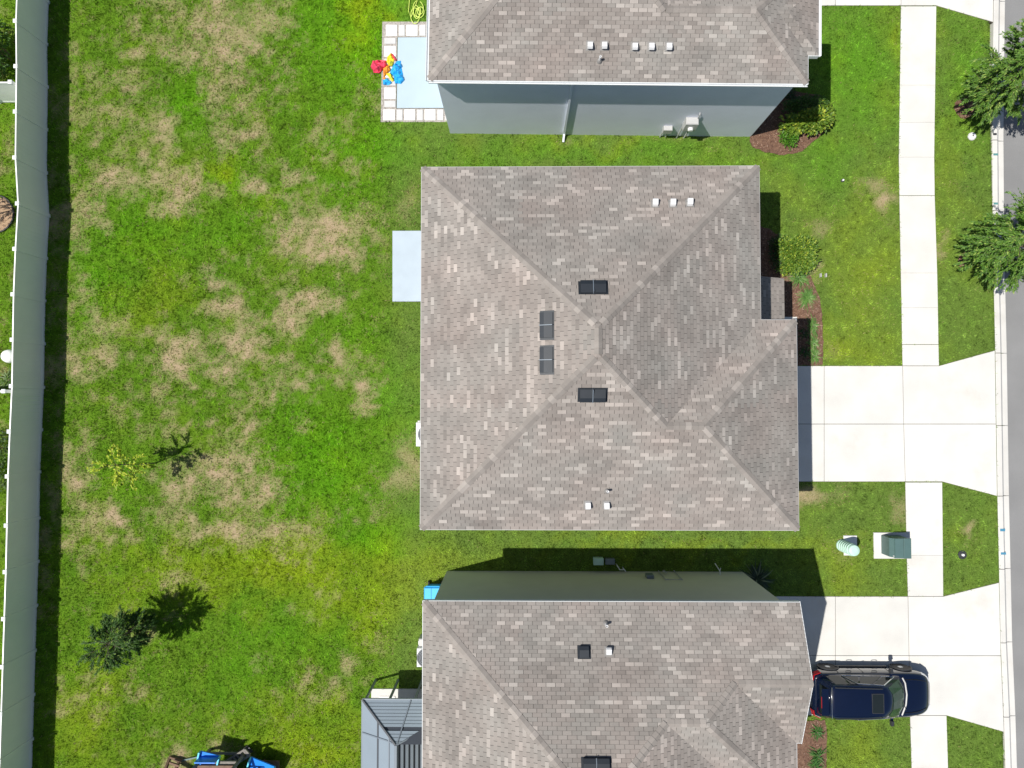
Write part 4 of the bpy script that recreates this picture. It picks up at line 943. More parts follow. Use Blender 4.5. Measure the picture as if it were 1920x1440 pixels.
for px, py, n, l, lab in ((1532, 1372, 70, .42, 'green spiky plant behind the tail of the parked car'), (1532, 1415, 90, .5, 'green spiky plant at the bottom edge near the downspout'), (1528, 1438, 80, .45, 'green spiky plant cut by the bottom edge of the picture')):
    strap_plant('strap_leaf_plant', lab, P(px, py), n, l, .04, (.04, .12, .025), (.09, .22, .045), 'spiky plants by the lower house')
strap_plant('strap_leaf_plant', 'palm-like plant behind the fence beside the middle side fence', P(9, 712, .3), 50, .7, .05, MD, LT)
shrub('leafy_shrub', 'low green shrub behind the fence on the left edge below the middle', P(5, 840), [(0, 0, .3, .5, .9, .35), (0, -1.2, .3, .45, .7, .35)], 1300, .10, .05, DK, (.10, .18, .03))
m = MB().lathe((0, 0), [(.10, 0), (.24, .12), (.29, .3), (.24, .46), (.10, .53)], 16); o = m.build('garden_ornament', M_VINYL, None, True, (*P(17, 668, .3), 0)); tag(o, 'rounded white garden ornament behind the fence at mid left', 'ornament')

# =================================================================== CAR
def car():
    root = empty('parked_car', (11.72, -11.66, .03)); tag(root, 'dark navy blue SUV parked on the lower driveway', 'car')
    st = [(0.0, .66, .90, .86, .50), (.05, .80, .99, .95, .36), (.18, .87, 1.05, 1.0, .29), (.5, .905, 1.07, 1.03, .25), (1.2, .915, 1.06, 1.02, .24), (2.3, .915, 1.05, 1.0, .24), (3.2, .912, 1.05, .99, .24), (3.5, .905, 1.06, .975, .24), (3.9, .89, 1.02, .935, .25), (4.3, .86, .955, .87, .26), (4.55, .79, .88, .79, .28), (4.72, .67, .78, .70, .31), (4.82, .50, .66, .61, .38)]
    sec = lambda w_, zt, zs, zb: [(0, zb), (w_ * .80, zb), (w_ * .96, zb + .08), (w_ * .995, zb + .24), (w_ * 1.0, zs - .26), (w_ * .985, zs - .08), (w_ * .93, zs), (w_ * .80, zs + (zt - zs) * .55), (w_ * .45, zs + (zt - zs) * .93), (0, zt)]
    V = []; F = []; nsec = 18
    for x, w_, zt, zs, zb in st:
        h = sec(w_, zt, zs, zb); full = h + [(-y, z) for y, z in h[-2:0:-1]]; V += [(x, y, z) for y, z in full]
    for i in range(len(st) - 1):
        for k in range(nsec): F.append((i * nsec + k, (i + 1) * nsec + k, (i + 1) * nsec + (k + 1) % nsec, i * nsec + (k + 1) % nsec)[::-1])
    F += [tuple(range(nsec)), tuple(range((len(st) - 1) * nsec, len(st) * nsec))[::-1]]
    b = MB().add(V, F).build('body', M_PAINT, root, True); mo = b.modifiers.new('sub', 'SUBSURF'); mo.levels = 1; mo.render_levels = 2
    # cabin
    def ringp(x0, x1, w_, wf, z, zc): return [(x0, -w_ * .78, z), (x0 - .0, 0, z + zc), (x0, w_ * .78, z), (x0 + .22, w_ * .97, z), (x0 + .9, w_, z), ((x0 + x1) / 2, w_, z), (x1 - .7, w_ * .985, z), (x1 - .10, wf, z), (x1 + .10, wf * .5, z), (x1 + .14, 0, z), (x1 + .10, -wf * .5, z), (x1 - .10, -wf, z), (x1 - .7, -w_ * .985, z), ((x0 + x1) / 2, -w_, z), (x0 + .9, -w_, z), (x0 + .22, -w_ * .97, z)]
    rings = [ringp(.10, 3.52, .855, .80, .97, 0), ringp(.12, 3.44, .835, .77, 1.06, 0), ringp(.34, 2.72, .665, .585, 1.585, 0), ringp(.42, 2.60, .615, .545, 1.66, 0), ringp(.55, 2.45, .50, .44, 1.698, 0)]
    V = [p for r in rings for p in r]; n = 16; F = []
    for i in range(len(rings) - 1):
        for k in range(n): F.append((i * n + k, i * n + (k + 1) % n, (i + 1) * n + (k + 1) % n, (i + 1) * n + k)[::-1])
    F.append(tuple(range(4 * n, 5 * n))[::-1]); c = MB().add(V, F).build('roof', M_PAINT, root, True)
    # glass, laid just proud of the cabin
    A, B = [Vector(p) for p in rings[1]], [Vector(p) for p in rings[2]]
    def pane(name, ks, t0, t1, m, ins0=0.0, ins1=0.0, lift=.012):
        pn = MB(); V = []; cen = Vector((1.7, 0, 1.2)); cnt = len(ks)
        for j, t in enumerate((t0, t1)):
            for q_, k in enumerate(ks):
                p = A[k].lerp(B[k], t)
                if q_ == 0 and cnt > 1: p = p.lerp(A[ks[1]].lerp(B[ks[1]], t), ins0 if not isinstance(ins0, tuple) else ins0[j])
                if q_ == cnt - 1: p = p.lerp(A[ks[-2]].lerp(B[ks[-2]], t), ins1 if not isinstance(ins1, tuple) else ins1[j])
                d = Vector((0, p.y, .5)).normalized() if name == 'side_window' else Vector((1 if p.x > 1.7 else -1, 0, .7)).normalized()
                V.append(p + d * lift)
        F = [(i, i + 1, cnt + i + 1, cnt + i) for i in range(cnt - 1)]
        o = pn.add(V, [f[::-1] for f in F]).build(name, m, root); s = o.modifiers.new('t', 'SOLIDIFY'); s.thickness = .006; s.offset = 0; return V, cnt
    pane('windscreen', [7, 8, 9, 10, 11], .06, .97, M_WSHIELD, .12, .12)
    pane('rear_window', [2, 1, 0], .25, .90, M_GLASS, .08, .08)
    trims = {}
    for sgn, ks in ((1, [3, 4, 5, 6, 7]), (-1, [15, 14, 13, 12, 11])):
        for i, (a, bb, i0, i1) in enumerate(((0, 1, .15, .08), (1, 2, .05, .06), (2, 3, .05, .06), (3, 4, .06, .25))):
            V, cnt = pane('side_window', [ks[a], ks[bb]], .06, .93, M_GLASS, i0, i1)
            if i in (1, 3): trims.setdefault(sgn, []).append(V)
        v1, v3 = trims[sgn]; lift = Vector((0, .01 * sgn, .004)); m = MB()
        loop = [v1[0] + lift, v3[1] + lift, v3[3] + lift, v1[2] + Vector((.25, 0, 0)) + lift, v1[0] + lift]
        for p, q_ in zip(loop, loop[1:]): m.tube([p, q_], .02, 6)
        m.build('window_trim', M_CHROME, root)
        m = MB(); m.tube([(.55, .60 * sgn, 1.70), (.62, .60 * sgn, 1.725), (2.3, .565 * sgn, 1.725), (2.4, .555 * sgn, 1.69)], .018, 6); m.build('roof_rail', M_DARK, root)
        mm = MB(); mm.box(3.02, 3.12, min(.82 * sgn, .98 * sgn), max(.82 * sgn, .98 * sgn), 1.02, 1.07); mir = mm.build('mirror', M_PAINT, root)
        hs = MB(); hs.add([(3.0, .93 * sgn, 1.0), (3.0, 1.13 * sgn, 1.02), (3.0, 1.13 * sgn, 1.16), (3.0, .93 * sgn, 1.17), (3.12, .94 * sgn, 1.01), (3.10, 1.12 * sgn, 1.03), (3.10, 1.12 * sgn, 1.14), (3.12, .94 * sgn, 1.15)], [(0, 1, 2, 3), (7, 6, 5, 4), (0, 4, 5, 1), (1, 5, 6, 2), (2, 6, 7, 3), (3, 7, 4, 0)]); hs.build('housing', M_DARK, mir)
        for x in (1.35, 2.38):
            m = MB(); m.tube([(x, .915 * sgn, .86), (x + .03, .945 * sgn, .87), (x + .19, .945 * sgn, .87), (x + .22, .915 * sgn, .86)], .016, 6); m.build('door_handle', M_DARK, root)
        for x in (1.02, 2.02, 3.1):
            m = MB(); m.box(x - .004, x + .004, min(.80 * sgn, .9185 * sgn), max(.80 * sgn, .9185 * sgn), .36, .95); m.build('door_seam', M_BLACK, root)
        m = MB(); m.box(1.15, 3.25, min(.88 * sgn, .935 * sgn), max(.88 * sgn, .935 * sgn), .26, .37, .01); m.build('sill_trim', M_DARK, root)
        m = MB(); m.add([(.02, .60 * sgn, .74), (.02, .60 * sgn, .96), (.05, .80 * sgn, .97), (.30, .905 * sgn, .99), (.30, .925 * sgn, .80), (.05, .83 * sgn, .74), (-.03, .60 * sgn, .74), (-.02, .60 * sgn, .96)], [(1, 0, 5, 2), (2, 5, 4, 3), (0, 1, 7, 6), (0, 6, 5), (1, 2, 7)]); o = m.build('tail_light', M_RED, root); s = o.modifiers.new('t', 'SOLIDIFY'); s.thickness = .03; s.offset = 0
        m = MB(); m.add([(4.78, .42 * sgn, .62), (4.79, .42 * sgn, .72), (4.66, .66 * sgn, .74), (4.42, .80 * sgn, .80), (4.44, .83 * sgn, .68), (4.64, .71 * sgn, .63)], [(0, 1, 2, 5), (5, 2, 3, 4)]); o = m.build('headlight', M_LENS, root); s = o.modifiers.new('t', 'SOLIDIFY'); s.thickness = .03; s.offset = 0
        for x in (.86, 3.82):
            wh = empty('wheel', (x, .785 * sgn, .34), 0, root); t = MB()
            prof = [(.20, -.11), (.30, -.115), (.335, -.09), (.345, 0), (.335, .09), (.30, .115), (.22, .115)]
            rot = Matrix.Rotation(R(-90 * sgn), 4, 'X')
            ty = t.lathe((0, 0), prof, 28).build('tyre', M_BLACK, wh, True); ty.matrix_local = rot
            rm = MB(); rm.lathe((0, 0), [(.235, .06), (.235, .118), (.215, .122), (.205, .10)], 28)
            for k in range(10):
                a = 2 * math.pi * k / 10; rm.bar((.03 * math.cos(a), .03 * math.sin(a), .118), (.215 * math.cos(a), .215 * math.sin(a), .108), .034, .03)
            rm.lathe((0, 0), [(.06, .09), (.06, .128), (.04, .134)], 14); r_ = rm.build('rim', M_RIM, wh); r_.matrix_local = rot
            ar = MB(); pp = [(x + .40 * math.cos(a), .916 * sgn, .34 + .40 * math.sin(a)) for a in np.linspace(-.15, math.pi + .15, 15)]; ar.tube(pp, .028, 6); ar.build('arch_trim', M_DARK, root)
            dk = MB(); dk.lathe((0, 0), [(.385, .0), (.385, .006)], 26); d_o = dk.build('wheel_well', M_BLACK, root); d_o.matrix_local = Matrix.Translation((x, .908 * sgn, .34)) @ rot
    m = MB(); m.box(1.98, 2.42, -.36, .36, 1.705, 1.712); o = m.build('sunroof', M_GLASS, root)
    m = MB()
    for a, b_ in (((1.98, -.37), (1.98, .37)), ((2.42, -.37), (2.42, .37)), ((1.98, .37), (2.42, .37)), ((1.98, -.37), (2.42, -.37))): m.bar((*a, 1.712), (*b_, 1.712), .02, .012)
    m.build('sunroof_seal', M_DARK, o)
    m = MB(); m.tube([(3.46, -.72, 1.075), (3.62, -.3, 1.085), (3.655, .1, 1.09), (3.60, .55, 1.085), (3.50, .75, 1.07)], .03, 6); m.build('cowl', M_TRIMG, root)
    m = MB(); m.tube([(3.60, .15, 1.12), (3.30, .60, 1.17)], .012, 5); m.tube([(3.60, -.5, 1.12), (3.42, .05, 1.16)], .012, 5); m.build('wiper', M_BLACK, root)
    m = MB(); m.box(.06, .34, -.52, .52, 1.60, 1.635, .012); sp = m.build('spoiler', M_PAINT, root); MB().box(.045, .062, -.22, .22, 1.605, 1.632).build('brake_light', M_RED, sp)
    m = MB(); m.tube([(.44, -.60, 1.675), (.42, 0, 1.70), (.44, .60, 1.675)], .012, 5); m.build('roof_seam', M_CHROME, root)
    for sgn in (1, -1): m = MB(); m.tube([(3.55, .66 * sgn, 1.035), (4.1, .64 * sgn, .985), (4.6, .52 * sgn, .845)], .010, 5); m.build('bonnet_seam', M_BLACK, root)
    m = MB(); m.box(4.73, 4.825, -.36, .36, .56, .66, .02); m.build('grille', M_DARK, root)
    m = MB(); m.box(-.06, .10, -.72, .72, .44, .56, .03); m.build('rear_bumper', M_DARK, root)
car()

# =================================================================== UTILITY BOXES
a = P(1637, 998); b = P(1702, 1047)
pad = MB().box(a[0], b[0] - .05, b[1], a[1], -.05, .07, .012).build('equipment_pad', M_CONC); tag(pad, 'square concrete pad under the dark green transformer', 'concrete pad')
tr = empty('transformer_box', (15.36, -5.83, .07)); tag(tr, 'dark green metal transformer cabinet beside the sidewalk', 'transformer')
MB().add([(x, y, z) for z, k in ((0, 0), (.62, .0)) for x, y in ((-.36 + k, -.38), (.38, -.38), (.38, .38), (-.36 + k, .38))] + [(-.22, -.38, .80), (.38, -.38, .80), (.38, .38, .80), (-.22, .38, .80)], [(3, 2, 1, 0), (0, 1, 5, 4), (1, 2, 6, 5), (2, 3, 7, 6), (3, 0, 4, 7), (4, 5, 9, 8), (5, 6, 10, 9), (6, 7, 11, 10), (7, 4, 8, 11), (8, 9, 10, 11)]).build('cabinet', M_GREENB, tr)
lid = MB().add([(-.26, -.40, .801), (.10, -.405, .801), (.10, .405, .801), (-.26, .40, .801), (-.24, -.38, .85), (.09, -.39, .86), (.09, .39, .86), (-.24, .38, .85)], BOXF).build('lid', M_GREENB, tr)
MB().box(.11, .40, -.405, .405, .801, .865, .015).build('rear_lid', M_GREENB, tr); MB().box(-.275, -.245, -.34, -.30, .70, .80).build('lock', M_VENTW, tr)
pad = MB().prism(offset([P(1581, 1042), P(1607, 1042), P(1607, 1003), P(1580, 1003)], -.02), -.05, .05, .015).build('equipment_pad', M_CONCW); tag(pad, 'small white pad under the pale green ribbed pedestal', 'concrete pad')
x, y = P(1578, 1022); pd = empty('utility_pedestal', (x + .0, y - .0, 0)); tag(pd, 'pale green ribbed plastic utility pedestal on a white pad', 'pedestal')
for k in range(6):
    z = .02 + k * .165; MB().lathe((0, 0), [(.225, z), (.25, z + .02), (.25, z + .10), (.19, z + .115), (.19, z + .166)], 20).build('ring', M_GREENP, pd)
MB().lathe((0, 0), [(.23, 1.011), (.235, 1.03), (.21, 1.10), (.12, 1.13)], 20).build('cap', M_GREENP, pd)
def small(px, py, label, cat, parts, name):
    r = empty(name, (*P(px, py), 0)); tag(r, label, cat)
    for n_, prof, m_, sg in parts: MB().lathe((0, 0), prof, sg).build(n_, m_, r)
small(1822, 256, 'round white utility cover with a dark centre in the verge', 'utility cover', [('collar', [(.18, -.02), (.17, .035), (.12, .05)], M_CONCG, 18), ('cap', [(.14, .045), (.13, .075), (.05, .085)], M_VENTW, 16), ('knob', [(.03, .08), (.025, .11)], M_DARK, 8)], 'utility_cover')
small(1804, 1040, 'small dark valve cover with white dot in the verge', 'valve cover', [('collar', [(.19, -.02), (.18, .03), (.12, .04)], M_DARK, 16), ('cap', [(.06, .035), (.05, .10), (.02, .11)], M_VENTW, 12)], 'valve_cover')
small(1579, 339, 'small dark sprinkler head in the front lawn of the middle house', 'sprinkler', [('body', [(.07, -.02), (.07, .06), (.03, .09)], M_DARK, 12), ('cap', [(.045, .06), (.04, .12)], M_VENTW, 10)], 'sprinkler_head')
for px, lab in ((1537, 'left of the pair of small posts in the front lawn'), (1547, 'right of the pair of small posts in the front lawn')):
    o = MB().box(-.022, .022, -.08, .08, 0, .16, .015).build('marker_post', M_TRIMG, None, False, (*P(px, 517), 0)); tag(o, lab, 'post', 'small posts in the front lawn')
# air conditioners
def condenser(px, py, wx, wy_, h, label):
    x, y = P(px, py, h); r = empty('air_conditioner', (x + wx / 2, y - wy_ / 2, 0)); tag(r, label, 'air conditioner', 'air conditioners behind the houses')
    MB().box(-wx / 2 - .05, wx / 2 + .05, -wy_ / 2 - .05, wy_ / 2 + .05, -.03, .06).build('pad', M_CONC, r)
    MB().box(-wx / 2, wx / 2, -wy_ / 2, wy_ / 2, .06, h, .03).build('casing', M_VENTW, r)
    g = MB()
    for k in range(6): rr = .06 + .06 * k; g.lathe((0, 0), [(rr + .008, h + .002), (rr + .008, h + .016), (rr - .008, h + .016), (rr - .008, h + .002)], 24)
    MB().lathe((0, 0), [(.40, h - .01), (.40, h + .003)], 24).build('fan_well', M_DARK, r); g.build('fan_guard', M_ALU, r)
    for k in range(5): MB().box(-wx / 2 - .006, -wx / 2 + .002, -wy_ / 2 + .06, wy_ / 2 - .06, .14 + k * .13, .20 + k * .13).build('louvre', M_TRIMG, r)
condenser(780, 792, .95, .98, .85, 'white air conditioner behind the middle house')
condenser(781.5, 1216, .80, .75, .80, 'white air conditioner behind the lower house')
x, y = P(785, 1198, .6); o = MB().box(x, x + .25, y - .36, y, 0, .6, .03).build('equipment_box', M_TRIMG); tag(o, 'slim pale box beside the air conditioner of the lower house', 'box')
# boxes on the shaded side of the lower house
def ubox(px, py, px2, py2, h, m_, label, name='valve_box'):
    a = P(px, py, h); b = P(px2, py2, h); r = empty(name, ((a[0] + b[0]) / 2, (a[1] + b[1]) / 2, 0)); tag(r, label, 'utility box'); wx, wy_ = (b[0] - a[0]) / 2, (a[1] - b[1]) / 2
    MB().box(-wx * .94, wx * .94, -wy_ * .94, wy_ * .94, -.03, h - .04).build('body', m_, r); MB().box(-wx, wx, -wy_, wy_, h - .039, h, .015).build('lid', m_, r)
ubox(1113, 1047, 1132, 1060, .35, M_GREENP, 'green-lidded utility box in the shade beside the lower house')
ubox(1135, 1048, 1153, 1059, .28, M_ALU, 'grey-lidded utility box in the shade beside the lower house')
p = P(1160, 1062); m = MB(); m.tube([(-.12, .12, .0), (-.10, .10, .30), (0, -.06, .33), (.16, -.06, .33)], .022, 8); o = m.build('irrigation_pipe', M_VENTW, None, True, (*p, 0)); tag(o, 'bent white pipe beside the grey utility box', 'pipe')
p = P(1167, 1063); m = MB(); m.tube([(0, 0, 0), (0, 0, .25), (.10, -.12, .30)], .022, 8); o = m.build('irrigation_pipe', M_VENTW, None, True, (*p, 0)); tag(o, 'short white pipe stub nearest the beige wall', 'pipe')
# recycling cart
x, y = P(803, 1101, 1.0); bn = empty('wheeled_bin', (-3.54, y - .40, 0)); tag(bn, 'bright sky-blue wheeled bin at the corner of the lower house', 'bin')
MB().add([(a * k, b * k, z) for z, k in ((.08, .82), (.95, 1.0)) for a, b in ((-.32, -.40), (.32, -.40), (.32, .36), (-.32, .36))], BOXF).build('body', M_BINB, bn)
MB().add([(a, b, z) for z, a_, in ((.955, 0),) for a, b in ((-.35, -.43), (.35, -.43), (.35, .40), (-.35, .40))] + [(-.31, -.39, 1.03), (.31, -.39, 1.03), (.31, .36, 1.03), (-.31, .36, 1.03)], BOXF).build('lid', M_BINB, bn)
MB().bar((-.05, -.40, 1.031), (-.05, .37, 1.031), .02, .02).build('lid_rib', M_BLUE, bn); MB().tube([(-.28, .43, .98), (.28, .43, .98)], .02, 8).build('handle', M_BINB, bn)
for s in (-1, 1): MB().lathe((0, 0), [(.10, -.03), (.10, .03)], 14).build('wheel', M_BLACK, bn).matrix_local = Matrix.Translation((.27 * s, .34, .10)) @ Matrix.Rotation(R(90), 4, 'Y')

# =================================================================== HOSE, FABRIC
def hose():
    cx, cy = P(783, 22); pt = []
    for i in range(150):
        t = i / 149; a = t * 2 * math.pi * 5.2; r = .22 + .10 * math.sin(a * .37 + 1); pt.append((.10 * math.sin(t * 9) + r * math.cos(a) * (.75 + .2 * math.sin(t * 7)), -.05 + .12 * math.cos(t * 6) + r * 1.25 * math.sin(a), .05 + .035 * (i % 7) / 7 + .03 * t))
    tail = [(.02, .55, .05), (-.25, .25, .05), (-.36, -.05, .05), (-.30, -.3, .05)]; pt = [(-.15, 1.6, .04), (-.22, 1.0, .05), (-.34, .5, .05), (-.38, 0, .05), (-.28, -.3, .06)] + pt[8:]
    o = MB().tube(pt, .017, 6).build('garden_hose', M_HOSE, None, True, (cx, cy, 0)); tag(o, 'tangled lime-green garden hose on the grass by the upper patio', 'hose')
hose()
def fabric():
    o = empty('crumpled_fabric', (*P(728, 135), .045)); tag(o, 'crumpled red, yellow, orange and blue fabric heap on the paver border', 'fabric'); oo = Vector(o.location)
    def puff(poly, m, hh, z0=0.0, seed=0):
        pl = [P(690 + x / 9.6, 90 + y / 9.6) for x, y in poly]; pl = [Vector((x - oo.x, y - oo.y)) for x, y in pl]
        bm = bmesh.new(); vs = [bm.verts.new((p.x, p.y, 0)) for p in pl]; f = bm.faces.new(vs); f.normal_update()
        if f.normal.z < 0: f.normal_flip()
        bmesh.ops.triangulate(bm, faces=bm.faces[:]); 
        for _ in range(4): bmesh.ops.subdivide_edges(bm, edges=bm.edges[:], cuts=1, use_grid_fill=True)
        n = len(pl)
        for v in bm.verts:
            p = Vector((v.co.x, v.co.y)); d = 9
            for i in range(n):
                a, b = pl[i], pl[(i + 1) % n]; t = max(0, min(1, (p - a).dot(b - a) / max(1e-9, (b - a).length_squared))); d = min(d, (p - a - (b - a) * t).length)
            w1 = float(fbm(np.array([p.x * 1.0]), np.array([p.y * 1.0]), 9, 500 + seed, 2)[0]) - .5; w2 = abs(float(fbm(np.array([p.x]), np.array([p.y]), 5, 540 + seed, 2)[0]) - .5)
            v.co.z = z0 + .01 + hh * (1 - math.exp(-d / .06)) * (1 + 2.4 * w1 - 3.6 * w2 + .5)
            v.co.x += w1 * .03; v.co.y += w2 * .04
        me = bpy.data.meshes.new('fold'); bm.to_mesh(me); bm.free(); me.materials.append(m); me.polygons.foreach_set('use_smooth', [True] * len(me.polygons)); ob = link('fold', me, o); s = ob.modifiers.new('t', 'SOLIDIFY'); s.thickness = .008; s.offset = -1
    puff([(50, 350), (90, 250), (180, 230), (330, 240), (345, 330), (285, 390), (210, 470), (110, 460)], M_FRED, .16, 0, 1)
    puff([(420, 105), (485, 230), (445, 340), (380, 345), (335, 260), (355, 170)], M_FYEL, .13, .01, 2)
    puff([(415, 110), (440, 115), (525, 230), (490, 245)], M_FRED, .10, .02, 3)
    puff([(275, 385), (380, 325), (425, 410), (335, 485), (285, 565)], M_FORA, .14, .02, 4)
    puff([(325, 480), (405, 460), (475, 600), (440, 625), (380, 545)], M_FYEL, .10, .02, 5)
    puff([(400, 450), (455, 330), (525, 250), (595, 240), (622, 400), (657, 600), (600, 668), (490, 652), (470, 545)], M_FBLU, .15, 0, 6)
    puff([(270, 585), (350, 555), (440, 640), (375, 685), (280, 675)], M_FBLU, .10, 0, 7)
    puff([(270, 560), (300, 540), (345, 580), (300, 600)], M_FORA, .08, .03, 8)
fabric()

# =================================================================== SCREEN ENCLOSURE behind the lower house
def enclosure():
    x0, y0 = P(680, 1312, 2.15); x1 = -3.08; ze = 2.15; yS = -19.0; root = empty('screen_enclosure', (x0, y0, 0)); tag(root, 'grey metal hip-roofed screen enclosure attached behind the lower house', 'enclosure'); O = Vector((x0, y0, 0))
    ax, ay = P(742, 1397, 3.0); za = 3.0; Ap = Vector((ax, ay, za)); NW = Vector((x0, y0, ze)); NE = Vector((x1, y0, ze)); Ee = Vector((x1, ay + (y0 - ay) * .42, ze + .12)); SWp = Vector((x0, yS, ze)); As = Vector((ax, yS, za)); SE = Vector((x1, yS, ze + .1))
    def strip(a, b, c, d, name, m_, th=.02):
        mb = MB(); n = (b - a).cross(d - a).normalized(); n = n if n.z > 0 else -n
        vs = [p - O for p in (a, b, c, d)] + [p - O - n * th for p in (a, b, c, d)]; mb.add(vs, [(0, 1, 2, 3), (7, 6, 5, 4), (0, 4, 5, 1), (1, 5, 6, 2), (2, 6, 7, 3), (3, 7, 4, 0)]); return mb.build(name, m_, root)
    def beam(a, b, w_, m_, name='beam', lift=.015): return MB().bar(a - O + Vector((0, 0, lift)), b - O + Vector((0, 0, lift)), w_, w_ * .8).build(name, m_, root)
    # west slope: panels between purlins and rafters
    rows = [.0, .47, .8, 1.0]; ys = [ay - 1.65 * k for k in range(6)]
    def wpt(t, y):
        yy = y; q_ = NW.lerp(Ap, t); return Vector((q_.x, min(yy, q_.y), q_.z))
    for i in range(3):
        t0, t1 = rows[i], rows[i + 1]
        brk = [99] + [ay + (y0 - ay) * f for f in (.05,)] + [ay - 1.55 * k for k in range(1, 5)]
        for ya, yb_ in zip(brk, brk[1:]): strip(wpt(t0, ya), wpt(t0, yb_), wpt(t1, yb_), wpt(t1, ya), 'screen_panel', M_CANO)
        for yb_ in brk[1:]: beam(wpt(t0, yb_), wpt(t1, yb_), .045, M_ALU, 'rafter', .02)
    for t in rows[1:3]: beam(wpt(t, 99), wpt(t, -19), .05, M_ALUD if t < .5 else M_ALU, 'purlin', .02)
    # north slope: slats stepping up to the apex
    nsl = 13
    for k in range(nsl):
        t0, t1 = k / nsl, (k + .86) / nsl
        L0, L1 = NW.lerp(Ap, t0), NW.lerp(Ap, t1); R0, R1 = Vector((min(x1, NE.x), L0.y, L0.z)), Vector((x1, L1.y, L1.z))
        te = .42; 
        if t0 > te: f = (t0 - te) / (1 - te); R0 = Ee.lerp(Ap, f); R0 = Vector((R0.x, L0.y, L0.z))
        if t1 > te: f = (t1 - te) / (1 - te); R1 = Ee.lerp(Ap, f); R1 = Vector((R1.x, L1.y, L1.z))
        if k == 8: continue
        strip(L0, R0, R1, L1, 'roof_slat', M_CANO, .02)
    strip(NW - Vector((0, 0, .05)), NE - Vector((0, 0, .05)), Vector((x1, ay, za - .05)), Ap - Vector((0, 0, .05)), 'underlay', M_ALUD, .01)
    for a, b in ((NW, Ap),): beam(a, b, .06, M_ALUD, 'hip_beam', .03)
    beam(Ee, Ap, .05, M_ALU, 'hip_beam', .03); mid = NW.lerp(NE, .62); beam(mid, Vector((ax + .03, ay, za)), .04, M_ALU, 'rafter', .03)
    beam(Ap, As, .10, M_ALU, 'ridge_beam', .03); beam(NW, NE, .09, M_ALU, 'eave_beam', -.03); beam(NW, SWp, .09, M_ALU, 'eave_beam', -.03)
    # east slope: dark and light slats falling to the house
    ns = 9
    for k in range(ns):
        t0, t1 = k / ns, (k + .55) / ns; a, b = Ap.lerp(Ee, t0), Ap.lerp(Ee, t1); c = As.lerp(SE, t1); d = As.lerp(SE, t0); strip(a, d, c, b, 'roof_slat', M_ALU, .03)
    strip(Ap - Vector((0, 0, .06)), As - Vector((0, 0, .06)), SE - Vector((0, 0, .06)), Ee - Vector((0, 0, .06)), 'underlay', M_ALUD, .01)
    for yy in (y0 - .08, y0 - 1.8, y0 - 3.6, y0 - 5.4): MB().box(.03, .11, yy - y0 - .04, yy - y0 + .04, 0, ze - .06).build('post', M_ALU, root)
    for xx in (1.0, 2.0): MB().box(xx - .04, xx + .04, -.12, -.04, 0, ze - .06).build('post', M_ALU, root)
    xs0, ys0 = P(697, 1300); sl = MB().box(x0 - .12, x1 + .05, yS, -11.88, -.05, .05).build('patio', M_CONC); tag(sl, kind='structure'); excl([(x0 - .12, yS), (x1, yS), (x1, -11.88), (x0 - .12, -11.88)])
    o = MB().box(P(712, 1308)[0], P(741, 1308)[0], P(712, 1320)[1], P(712, 1304)[1], .05, .09).build('door_mat', M_CONCW); tag(o, 'white mat on the patio just outside the screen enclosure', 'mat')
    m = MB(); p = [P3(697, 1309, .0), P3(698, 1303, .3), P3(709, 1284, .04), P3(731, 1279, .03)]
enclosure()

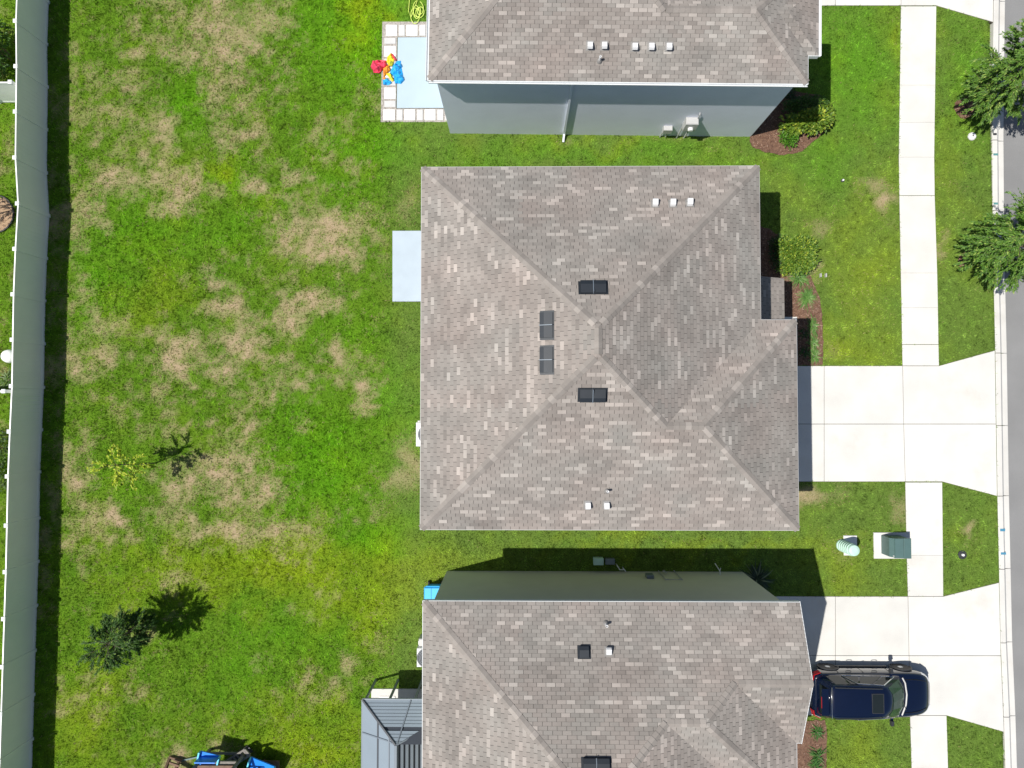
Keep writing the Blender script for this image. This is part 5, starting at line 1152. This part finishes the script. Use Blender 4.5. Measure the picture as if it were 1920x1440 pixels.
# =================================================================== PLAY SET at the bottom edge
def play_set():
    X, Y = -12.3, -14.5; root = empty('play_set', (X, Y, 0)); tag(root, 'wooden play set with blue slides cut by the bottom edge', 'play set')
    L = lambda px, py, h: Vector(P3(px, py, h)) - Vector((X, Y, 0))
    def bar(name, a, b, w_, m_=M_WOODG): MB().bar(a, b, w_).build(name, m_, root)
    # swing frame on the left
    for px, py in ((320, 1418), (337, 1424)):
        f = L(px, py, 0); bar('frame_leg', f, f + Vector((.25, -.95, 2.0)), .10, M_WOOD)
    bar('frame_brace', L(319, 1420, .12), L(341, 1427, .12), .09, M_WOOD); bar('frame_brace', L(318, 1430, .4), L(336, 1436, .4), .08, M_WOOD)
    bar('swing_beam', L(320, 1418, 0) + Vector((.3, -.95, 2.0)), Vector((-.3, -.9, 2.0)), .11, M_GREENB); bar('ground_tie', L(337, 1427, .1), L(376, 1418, .1), .06, M_GREENB)
    MB().box(-1.7, -1.2, -.95, -.75, .45, .49).build('swing_seat', M_DARK, root)
    for dx in (-1.68, -1.22): MB().tube([(dx, -.85, .47), (dx, -.82, 1.95)], .012, 5).build('swing_rope', M_BLACK, root)
    # tower with deck and pickets
    xl, xr, yn, ys_ = -.62, .95, .08, -1.5
    for x in (xl, xr):
        for y in (yn, ys_): bar('tower_post', Vector((x, y, 0)), Vector((x, y, 2.0)), .10, M_WOODG)
    MB().box(xl, xr, ys_, yn - .06, 1.12, 1.18).build('deck', M_WOOD, root)
    bar('rail', Vector((xl, yn, 1.02)), Vector((xr, yn, 1.02)), .10); bar('rail', Vector((xl, yn, .32)), Vector((xr, yn, .32)), .08); bar('rail', Vector((xr, yn, 1.6)), Vector((xr, ys_, 1.6)), .09)
    # sloping ladder with slats, its head towards the right
    a0, a1 = L(402, 1441, .55), L(459, 1405, .55); side = L(412, 1452, .55) - a0
    for q_ in (0, 1): bar('stringer', a0 + side * q_, a1 + side * q_, .07, M_WOODG)
    bar('stringer', a1, a1 + side, .08, M_WOODG)
    for k in range(9): p = a0.lerp(a1, (k + .5) / 9); bar('rung', p, p + side, .055, M_WOODG)
    MB().add([a0 + Vector((0, 0, -.3)), a1 + Vector((0, 0, -.3)), a1 + side + Vector((0, 0, -.3)), a0 + side + Vector((0, 0, -.3)), a0 + Vector((0, 0, -.33)), a1 + Vector((0, 0, -.33)), a1 + side + Vector((0, 0, -.33)), a0 + side + Vector((0, 0, -.33))], [f[::-1] for f in BOXF]).build('kick_board', M_DARK, root)
    def chute(name, a, b, w_, m_, m2):
        a, b = Vector(a), Vector(b); d = (b - a).normalized(); sd = d.cross(Vector((0, 0, 1))).normalized(); n = sd.cross(d); mb = MB()
        vs = [p + sd * (k * w_ / 2) + n * z for p in (a, b) for k, z in ((-1, 0), (1, 0), (1, -.05), (-1, -.05))]; o_ = mb.add(vs, [(0, 1, 5, 4), (3, 7, 6, 2), (0, 3, 2, 1), (4, 5, 6, 7), (1, 2, 6, 5), (0, 4, 7, 3)]).build(name, m_, root)
        for k in (-1, 1): MB().bar(a + sd * k * w_ / 2 + n * .05, b + sd * k * w_ / 2 + n * .05, .06, .16, n).build('side_wall', m2, o_)
    chute('slide', L(394, 1413, 1.05), L(388, 1440, 1.0), .82, M_BLUE, M_CYAN); MB().box(L(374, 1416, 1.05).x, L(412, 1416, 1.05).x, L(394, 1422, 1.1).y, L(394, 1420, 1.1).y, 1.06, 1.5).build('slide_hood', M_BLUE, root)
    chute('slide', L(493, 1429, .75), L(480, 1470, .35), 1.05, M_BLUE, M_CYAN)
    # open frame on the right
    for px in (478, 497): f = L(px, 1424, 0); bar('frame_post', f, f + Vector((0, 0, .95)), .06, M_WOOD)
    f0, f1 = L(462, 1424, 0), L(500, 1424, 0); bar('frame_beam', f0 + Vector((0, 0, .95)), f1 + Vector((0, 0, .98)), .08, M_WOOD)
    c0, c1 = L(464, 1424, .3), L(524, 1424, .3); MB().box(c0.x, c1.x, c0.y - 1.4, c0.y - .04, .28, .34).build('side_deck', M_WOOD, root)
play_set()

grass()
